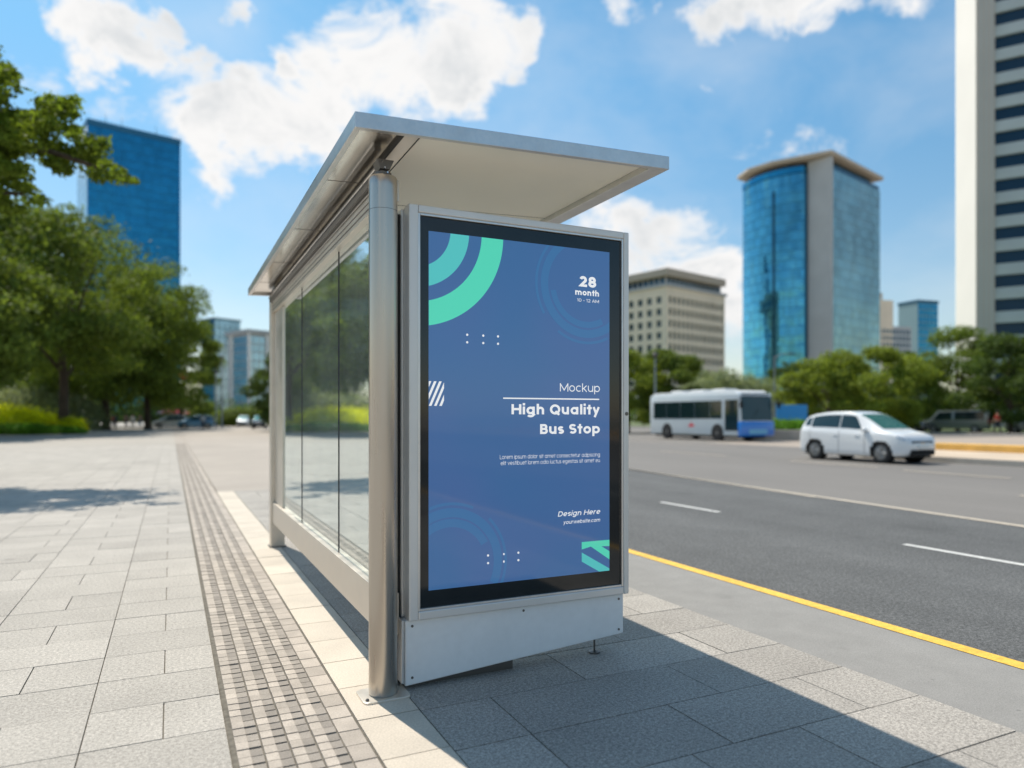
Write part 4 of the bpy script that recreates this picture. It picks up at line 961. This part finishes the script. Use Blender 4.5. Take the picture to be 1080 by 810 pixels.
def make_car(name,paint,label,cat,glassm=None,taxi=False):
    root=empty(name,(0,0,0),0,label,cat)
    NU,NV=78,56; n=len(ST)-1
    wheels=[(-1.30,.0),(1.30,.0)]; wr=.335
    grid=[[car_surf(n*i/NU,j/NV) for j in range(NV+1)] for i in range(NU+1)]
    mb=MB()
    for side in (1,-1):
        vs=[(p.x,p.y*side,p.z) for row in grid for p in row]; fs=[]
        for i in range(NU):
            for j in range(NV):
                c=(grid[i][j]+grid[i+1][j+1])/2
                if c.y>.5 and any((c.x-wx)**2+(c.z-.335)**2<(wr+.055)**2 for wx,_ in wheels): continue
                q=(i*(NV+1)+j,(i+1)*(NV+1)+j,(i+1)*(NV+1)+j+1,i*(NV+1)+j+1); fs.append(q if side==1 else q[::-1])
        # end caps
        fs.append(tuple(j for j in range(NV+1))); fs.append(tuple(NU*(NV+1)+j for j in range(NV+1)))
        mb.add(vs,fs)
    body=mb.build('body',paint,root,smooth=True)
    def patch(u0,u1,v0,v1,m,nm,off=.006,sides=(1,-1),nu=14,nv=8,par=None,join=False):
        mbj=MB(); res=None
        for side in sides:
            if not join: mbj=MB()
            vs=[];fs=[]
            for i in range(nu+1):
                for j in range(nv+1):
                    u=u0(j/nv) if callable(u0) else u0; U=u1(j/nv) if callable(u1) else u1
                    uu=u+(U-u)*i/nu; vv=v0+(v1-v0)*j/nv
                    p=car_surf(uu,vv); e=.02
                    nrm=(car_surf(min(uu+e,n-.001),vv)-car_surf(max(uu-e,0),vv)).cross(car_surf(uu,min(vv+.004,1))-car_surf(uu,max(vv-.004,0)))
                    nrm=nrm.normalized() if nrm.length>1e-9 else Vector((0,0,1))
                    if nrm.dot(p-Vector((0,0,.75)))<0: nrm=-nrm
                    p=p+nrm*off; vs.append((p.x,p.y*side,p.z))
            for i in range(nu):
                for j in range(nv):
                    q=(i*(nv+1)+j,(i+1)*(nv+1)+j,(i+1)*(nv+1)+j+1,i*(nv+1)+j+1); fs.append(q if side==1 else q[::-1])
            mbj.add(vs,fs)
            if not join: res=mbj.build(nm,m,par or root,smooth=True)
        if join: res=mbj.build(nm,m,par or root,smooth=True)
        return res
    G=glassm or M['car_glass']
    patch(3.2,4.95,.645,.745,M['car_glass'],'side_window'); patch(5.02,lambda t:6.85-.75*t,.645,.745,M['car_glass'],'side_window'); patch(lambda t:2.35+.15*t,3.1,.66,.742,M['car_glass'],'side_window',nu=6)
    patch(6.35,7.9,.815,.999,G,'windscreen',join=True,off=.008)
    patch(1.25,2.55,.80,.999,M['car_glass'],'rear_window',join=True,off=.008)
    patch(9.55,10.6,.55,.63,M['head_lens'],'headlight'); patch(.35,1.25,.52,.66,M['red_lens'],'tail_light')
    # doors seams as thin dark strips
    for uu in (3.15,5.0,7.05):
        patch(uu-.012,uu+.012,.27,.62,M['void'],'door_seam',off=.003,nu=1,nv=10,join=True,par=body)
    # black underbody, wells
    mb=MB(); mb.box(-1.9,1.9,-.70,.70,.19,.62); mb.build('underbody',M['void'],root)
    for wx,_ in wheels:
        for s in (1,-1):
            mb=MB(); mb.tube([(wx,s*.62,.335),(wx,s*.80,.335)],[.37,.37],n=28); mb.build('wheel_well',M['void'],root)
            mb=MB(); mb.lathe([(.20,-.10),(.30,-.105),(.325,-.08),(.335,0),(.325,.08),(.30,.105),(.20,.10)],(wx,s*.765,.335),'y',28); wh=mb.build('wheel',M['tyre'],root,smooth=True)
            mb=MB(); mb.tube([(wx,s*.775,.335),(wx,s*.869,.335)],[.205,.205],n=24)
            ri=mb.build('rim',M['alu_dark'],wh)
            mb=MB()
            for k in range(5):
                a=k*2*PI/5; 
                mb.tube([(wx+math.cos(a)*.03,s*.876,.335+math.sin(a)*.03),(wx+math.cos(a)*.20,s*.872,.335+math.sin(a)*.20)],[.036,.028],n=6)
            mb.lathe([(.20,s*.872-.004),(.215,s*.872),(.20,s*.872+.004)],(wx,0,.335),'y',24); mb.lathe([(.06,s*.872),(.04,s*.892)],(wx,0,.335),'y',12)
            mb.build('spokes',M['rim'],wh)
    # bumper details
    mb=MB(); mb.box(1.97,2.135,-.56,.56,.27,.46); mb.build('lower_grille',M['void'],root,bevel=.03)
    mb=MB(); mb.box(1.98,2.115,-.50,.50,.60,.72); mb.build('grille',M['void'],root,bevel=.03)
    mb=MB(); mb.box(2.10,2.125,-.07,.07,.635,.675); mb.build('badge',M['chrome'],root,bevel=.008)
    mb=MB(); mb.box(2.12,2.15,-.23,.23,.49,.59); mb.build('number_plate',M['plate'],root)
    for s in (1,-1):
        mb=MB(); mb.lathe([(.001,-.05),(.05,-.03),(.062,.0),(.05,.03),(.001,.05)],(1.98,s*.62,.42),'x',14); mb.build('fog_lamp',M['head_lens'],root,smooth=True)
        mb=MB(); mb.box(.62,.80,s*.90-.07,s*.90+.09,1.0,1.12); mb.build('mirror',paint,root,bevel=.03,smooth=True)
        for xx in (-.55,.32):
            mb=MB(); mb.box(xx,xx+.17,s*.875-.012,s*.875+.018,.86,.89); mb.build('door_handle',paint,root,bevel=.006)
    mb=MB(); mb.tube([(-1.4,0,1.63),(-1.52,0,1.72)],[.012,.006],n=6); mb.build('aerial',M['void'],root)
    return root
car0=make_car('car',M['paint_white'],'white hatchback driving on the avenue, beside the traffic island','car',M['screen_glass'])
car0.location=(20.45,15.95,-.02); car0.rotation_euler=(0,0,R_(-90)); car0.scale=(.95,.98,.97)
def recar(px,d,rz,paint,label,group='cars parked far off',s=1.):
    c=copy_tree(car0); x,y=spot(px,d); c.location=(x,y,-.02); c.rotation_euler=(0,0,rz); c.scale=(s,s,s); c['label']=label; c['group']=group
    for ch in c.children:
        if ch.name.split('.')[0] in ('body','mirror','door_handle'):
            ch.data=ch.data.copy(); ch.data.materials[0]=paint
    return c
sdir=R_(-90)
recar(1090,64,R_(-70),M['paint_silver'],'pale silver parked car at the right picture edge beside the person in red')
recar(952,66,R_(-75),M['paint_dark'],'dark parked car half hidden behind the white hatchback roof')
recar(274,88,R_(-100),M['paint_dark'],'dark car standing in the street beside the shelter rear post')
recar(257,106,R_(-100),M['paint_silver'],'silver car in the street left of the dark car near the shelter rear post')
recar(207,88,R_(175),M['paint_blue'],'blue grey parked car left of the two street lamp poles')
recar(180,92,R_(175),M['paint_silver'],'silver parked car between the tree row and the street lamps')
recar(168,112,R_(10),M['paint_dark'],'dark parked car under the middle of the left tree row')
recar(372,44,R_(-150),M['paint_silver'],'silver parked car seen through the shelter glass beside the round post')
recar(350,52,R_(-150),M['paint_blue'],'blue parked car seen through the middle shelter glass panel')
recar(650,95,R_(-90),M['paint_silver'],'silver car parked beyond the avenue, left of the bus')
recar(-150,33,R_(150),M['paint_silver'],'silver parked car outside the left edge, seen in the shelter glass')
recar(-95,36,R_(150),M['paint_blue'],'blue parked car outside the left edge, seen in the shelter glass')
# grey pickup / van parked beyond the island
def van(px,d,rz,paint,label):
    x,y=spot(px,d); root=empty('van',(x,y,0),rz,label,'van','cars parked far off')
    side=[(-2.6,.35),(2.3,.35),(2.5,.55),(2.5,.95),(1.9,1.12),(1.25,1.98),(-2.45,2.05),(-2.6,1.9)]
    mb=MB(); mb.prism_axis([(a,b) for a,b in side],-.9,.9,'y'); mb.build('body',paint,root,bevel=.08,smooth=True)
    for s in (1,-1):
        mb=MB(); mb.prism_axis([(.15,1.15),(1.62,1.15),(1.15,1.8),(.15,1.85)],s*.905-.008,s*.905+.008,'y'); mb.build('side_window',M['car_glass'],root)
        mb=MB(); mb.prism_axis([(-2.3,1.2),(-.05,1.15),(-.05,1.85),(-2.3,1.88)],s*.905-.008,s*.905+.008,'y'); mb.build('side_window',M['car_glass'],root)
        for wx in (-1.6,1.6):
            mb=MB(); mb.lathe([(.22,-.10),(.33,-.10),(.36,0),(.33,.10),(.22,.10)],(wx,s*.84,.36),'y',22); wh=mb.build('wheel',M['tyre'],root,smooth=True)
            MB().lathe([(.20,s*.10),(.19,s*.13)],(wx,s*.84,.36),'y',18).build('rim',M['rim'],wh)
        MB().box(2.42,2.52,s*.7-.14,s*.7+.14,.72,.9).build('headlight',M['head_lens'],root,bevel=.02)
        MB().box(-2.63,-2.57,s*.78-.08,s*.78+.08,.8,1.3).build('tail_light',M['red_lens'],root,bevel=.01)
    mb=MB(); mb.add([(1.93,-.74,1.16),(1.93,.74,1.16),(1.32,.70,1.92),(1.32,-.70,1.92)],[(0,1,2,3)]); mb.build('windscreen',M['car_glass'],root)
    return root
van(1008,64,R_(112),M['paint_grey'],'grey van parked beyond the yellow kerb, right of the white hatchback')
# ------------------------------------------------------------------ bus
def bus():
    root=empty('city_bus',(30.9,35.5,-.02),R_(-90),'white city bus with dark windows and blue front bumper','bus')
    Lh=4.3; W=1.27; H=2.98
    def rr(pts): return pts
    mb=MB(); mb.prism_axis([(-Lh,.32),(Lh-.12,.32),(Lh,.5),(Lh,1.25),(Lh-.12,2.75),(Lh-.3,2.86),(-Lh+.08,2.86),(-Lh,2.7)],-W,W,'y'); body=mb.build('body',M['bus_white'],root,bevel=.07,smooth=True,seg=3)
    mb=MB(); mb.prism_axis([(-Lh+.15,2.865),(Lh-.35,2.865),(Lh-.6,3.0),(-Lh+.5,3.02),(-Lh+.2,2.97)],-W+.12,W-.12,'y'); mb.build('roof_fairing',M['bus_roof'],root,bevel=.04,smooth=True)
    for s in (1,-1):
        # dark window band made of separate windows
        xs=[-3.9,-2.5,-1.1,.3,1.7,2.75]
        for a,b in zip(xs[:-1],xs[1:]):
            MB().box(a+.012,b-.012,s*(W+.004)-.006,s*(W+.004)+.006,1.32,2.42).build('side_window',M['car_glass'],root,bevel=.004)
        MB().box(3.0,4.1,s*(W+.004)-.006,s*(W+.004)+.006,.62,2.45).build('side_door' if s==-1 else 'driver_window',M['car_glass'] if s==-1 else M['car_glass'],root,bevel=.004) if s==-1 else MB().box(3.0,4.1,s*(W+.004)-.006,s*(W+.004)+.006,1.25,2.45).build('side_window',M['car_glass'],root,bevel=.004)
        for wx in (-2.45,2.35):
            MB().tube([(wx,s*(W-.2),.5),(wx,s*(W+.003),.5)],[.52,.52],n=24).build('wheel_well',M['void'],root)
            mb=MB(); mb.lathe([(.26,-.12),(.42,-.12),(.45,-.08),(.45,.08),(.42,.12),(.26,.12)],(wx,s*(W-.1),.47),'y',26); wh=mb.build('wheel',M['tyre'],root,smooth=True)
            MB().lathe([(.25,0),(.25,s*.10),(.12,s*.06),(.10,s*.12)],(wx,s*(W-.08),.47),'y',20).build('rim',M['rim'],wh)
        MB().lathe([(.001,-.03),(.10,-.02),(.12,.0),(.10,.02),(.001,.03)],(Lh+.03,s*.98,.82),'x',16).build('headlight',M['head_lens'],root,smooth=True)
        mb=MB(); mb.tube([(Lh-.15,s*(W-.05),2.55),(Lh+.25,s*(W+.18),2.45),(Lh+.25,s*(W+.18),2.3)],[.025]*3,n=6); mb.box(Lh+.20,Lh+.28,s*(W+.18)-.1,s*(W+.18)+.1,1.95,2.32); mb.build('mirror',M['void'],root)
        # small red mark on the side
        MB().prism_axis([(-.35,.85),(.05,.80),(.35,.92),(.1,.98),(.0,1.12),(-.15,.98)],s*(W+.003)-.003,s*(W+.003)+.003,'y').build('red_mark',M['sign_red'],root)
        MB().box(-Lh-.02,-Lh+.02,s*1.0-.1,s*1.0+.1,.9,1.3).build('tail_light',M['red_lens'],root)
    mb=MB(); mb.prism_axis([(Lh+.005,1.22),(Lh+.02,1.25),(Lh-.105,2.62),(Lh-.13,2.60)],-W+.08,W-.08,'y'); mb.build('windscreen',M['screen_dark'],root)
    mb=MB(); mb.prism_axis([(Lh-.112,2.63),(Lh-.10,2.62),(Lh-.16,2.82),(Lh-.20,2.82)],-W+.2,W-.2,'y'); mb.build('destination_sign',M['void'],root)
    mb=MB(); mb.prism_axis([(Lh-.25,.30),(Lh+.05,.30),(Lh+.09,.45),(Lh+.06,1.18),(Lh-.25,1.18)],-W-.015,W+.015,'y'); mb.build('front_bumper',M['bus_blue'],root,bevel=.05,smooth=True)
    MB().box(Lh+.075,Lh+.10,-.7,.7,.42,.72).build('bumper_panel',M['bus_cyan'],root,bevel=.01)
    mb=MB(); mb.tube([(Lh+.0,-.4,1.28),(Lh-.0,.1,1.9)],[.015,.01],n=6); mb.build('wiper',M['void'],root)
    for a in (-3,-1,1):
        MB().box(a,a+1.2,-.5,.5,3.0,3.16).build('roof_unit',M['bus_roof'],root,bevel=.05)
    MB().box(-Lh+.3,Lh-.4,-W+.25,W-.25,.18,.34).build('underbody',M['void'],root)
M['screen_dark']=mat('screen_dark',(.01,.04,.055),.08,0.,spec=.4,coat=.15)
bus()

# ------------------------------------------------------------------ lamp posts, signs
def lamp(px,d,h,label,arm=True,group='street lamps'):
    x,y=spot(px,d); root=empty('street_lamp',(x,y,0),0,label,'street lamp',group)
    MB().lathe([(.22,0),(.22,.25),(.12,.32),(.10,h*.5),(.06,h)],(0,0,0),n=14).build('pole',M['pole_grey'],root,smooth=True)
    if arm:
        MB().tube([(0,0,h-.1),(.6,-.2,h+.25),(1.5,-.5,h+.3)],[.05,.045,.04],n=8).build('arm',M['pole_grey'],root,smooth=True)
        MB().box(1.3,2.0,-.72,-.42,h+.24,h+.36).build('lamp_head',M['alu_dark'],root,bevel=.04)
    else: MB().lathe([(.06,h),(.2,h+.1),(.24,h+.3),(.12,h+.5)],(0,0,0),n=14).build('lamp_head',M['alu_dark'],root,smooth=True)
    return root
lamp(228,96,7.2,'thin lamp pole on the plaza, left one of the two near the pale office block',False)
lamp(234,98,9.4,'thicker lamp pole on the plaza, right one of the two near the pale office block',False)
lamp(691,60,6.4,'grey lamp post beyond the avenue above the rear of the bus',False)
lamp(817,68,7.2,'pole with boxed head between bus and white car, in front of the dark tree',True)
x,y=spot(835,52); o=empty('information_sign',(x,y,0),R_(-30),'blue sign board on two legs above the green hedge strip','sign')
MB().box(-1.1,1.1,-.08,.08,1.2,2.3).build('board',M['sign_blue'],o,bevel=.03)
for q in (-.8,.8): MB().tube([(q,0,0),(q,0,1.2)],[.05,.05],n=8).build('leg',M['pole_grey'],o)
x,y=spot(196,96); o=empty('banner_sign',(x,y,0),R_(15),'small red banner high on a pole at the right end of the left trees','sign')
MB().tube([(0,0,0),(0,0,7.8)],[.1,.06],n=10).build('pole',M['pole_grey'],o)
MB().box(-.8,.3,-.03,.03,6.6,7.6).build('banner',M['sign_red'],o,bevel=.01)
for i,(px,d,lab) in enumerate([(187,108,'red roofed market tent under the right end of the left trees'),(176,112,'dark red market tent left of the brighter red one')]):
    x,y=spot(px,d); o=empty('market_tent',(x,y,0),R_(20),lab,'tent','tents under the trees')
    MB().add([(-1.4,-1.2,2.0),(1.4,-1.2,2.0),(1.4,1.2,2.0),(-1.4,1.2,2.0),(0,0,2.8)],[(0,1,4),(1,2,4),(2,3,4),(3,0,4),(3,2,1,0)]).build('roof',M['sign_red'] if i==0 else M['paint_red'],o)
    for a,b in ((-1.35,-1.15),(1.35,-1.15),(1.35,1.15),(-1.35,1.15)): MB().tube([(a,b,0),(a,b,2)],[.03,.03],n=6).build('leg',M['pole_grey'],o)

# ------------------------------------------------------------------ people
def skin_mesh(name,joints,edges,radii,m,sub=1):
    me=bpy.data.meshes.new(name); me.from_pydata(joints,edges,[]); o=bpy.data.objects.new(name,me); col.objects.link(o)
    md=o.modifiers.new('s','SKIN'); md.use_smooth_shade=True
    for i,r in enumerate(radii): me.skin_vertices[0].data[i].radius=(r[0],r[1]) if hasattr(r,'__len__') else (r,r)
    me.skin_vertices[0].data[0].use_root=True
    s=o.modifiers.new('u','SUBSURF'); s.levels=sub; s.render_levels=sub
    bpy.context.view_layer.update(); dg=bpy.context.evaluated_depsgraph_get(); r=bpy.data.meshes.new_from_object(o.evaluated_get(dg))
    bpy.data.objects.remove(o); r.materials.clear(); r.materials.append(m); return r
def person(px,d,rz,shirt,trouser,label,stride=.18,arm=.1,group='people on the plaza',hh=1.0):
    x,y=spot(px,d); root=empty('person',(x,y,-.01),rz,label,'person',group); root.scale=(hh,hh,hh)
    J=[(0,0,.95),(0,0,1.15),(0,0,1.38),(0,0,1.50),(0.01,0,1.60),(0.02,0,1.70)]
    E=[(0,1),(1,2),(2,3),(3,4),(4,5)]; Rr=[(.13,.10),(.125,.095),(.14,.10),(.055,.055),(.085,.075),(.07,.065)]
    for s in (1,-1):
        b=len(J); J+=[(0,s*.19,1.40),(-.02+arm*s,s*.235,1.12),(.08+arm*1.6*s,s*.24,.88),(.11+arm*1.8*s,s*.235,.79)]
        E+=[(2,b),(b,b+1),(b+1,b+2),(b+2,b+3)]; Rr+=[.055,.043,.032,.036]
        b=len(J); J+=[(0,s*.09,.90),(stride*s*.5+.02,s*.10,.50),(stride*s-.02,s*.10,.09),(stride*s+.14,s*.11,.045)]
        E+=[(0,b),(b,b+1),(b+1,b+2),(b+2,b+3)]; Rr+=[.085,.058,.042,.038]
    link('body',skin_mesh('body',J,E,Rr,M['skin'],2),root)
    Js=[(0,0,.90),(0,0,1.15),(0,0,1.38),(0,0,1.46)]; Es=[(0,1),(1,2),(2,3)]; Rs=[(.155,.115),(.145,.11),(.155,.115),(.07,.07)]
    for s in (1,-1):
        b=len(Js); Js+=[(0,s*.19,1.405),(-.015+arm*s*.9,s*.233,1.16)]; Es+=[(2,b),(b,b+1)]; Rs+=[.072,.066]
    link('shirt',skin_mesh('shirt',Js,Es,Rs,shirt,2),root)
    Jt=[(0,0,.96)]; Et=[]; Rt_=[(.15,.115)]
    for s in (1,-1):
        b=len(Jt); Jt+=[(0,s*.09,.88),(stride*s*.5+.02,s*.10,.50),(stride*s-.02,s*.10,.12)]; Et+=[(0,b),(b,b+1),(b+1,b+2)]; Rt_+=[.10,.075,.06]
    link('trousers',skin_mesh('trousers',Jt,Et,Rt_,trouser,2),root)
    mb=MB(); mb.lathe([(.001,.135),(.05,.125),(.085,.08),(.098,.02),(.09,-.03)],(-.01,0,1.64),n=14); mb.build('hair',M['hair'],root,smooth=True)
    for s in (1,-1): MB().box(stride*s-.07,stride*s+.2,s*.11-.05,s*.11+.05,.0,.09).build('shoe',M['dark_cloth'],root,bevel=.02)
    return root
person(140,90,R_(-60),M['white_cloth'],M['dark_cloth'],'person in pale shirt and dark trousers walking on the plaza under the trees',.2)
person(133,91,R_(-70),M['dark_cloth'],M['dark_cloth'],'person in dark clothes just left of the pale shirted walker',.12)
person(148,92,R_(120),M['dark_cloth'],M['blue_cloth'],'person in dark top just right of the pale shirted walker',.15)
person(97,96,R_(10),M['blue_cloth'],M['dark_cloth'],'person in blue top, leftmost of the group behind the tree trunk',.05)
person(104,97,R_(200),M['blue_cloth'],M['blue_cloth'],'person all in blue, second from left in the group near the trunk',.05)
person(111,96,R_(90),M['white_cloth'],M['blue_cloth'],'person in pale top amid the group near the trunk',.05)
person(119,98,R_(150),M['red_cloth'],M['dark_cloth'],'person in red top at the right of the group near the trunk',.08)
person(214,84,R_(-90),M['white_cloth'],M['dark_cloth'],'person in pale top standing in sun left of the two plaza lamp poles',.15)
person(122,80,R_(60),M['blue_cloth'],M['dark_cloth'],'person in blue top walking nearest to the left tree trunks',.2)
person(178,104,R_(-90),M['red_cloth'],M['dark_cloth'],'person in red standing before the market tents',.05)
person(1052,60,R_(100),M['red_cloth'],M['dark_cloth'],'person in red top walking beyond the yellow kerb at right',.22,group=None,hh=1.12)
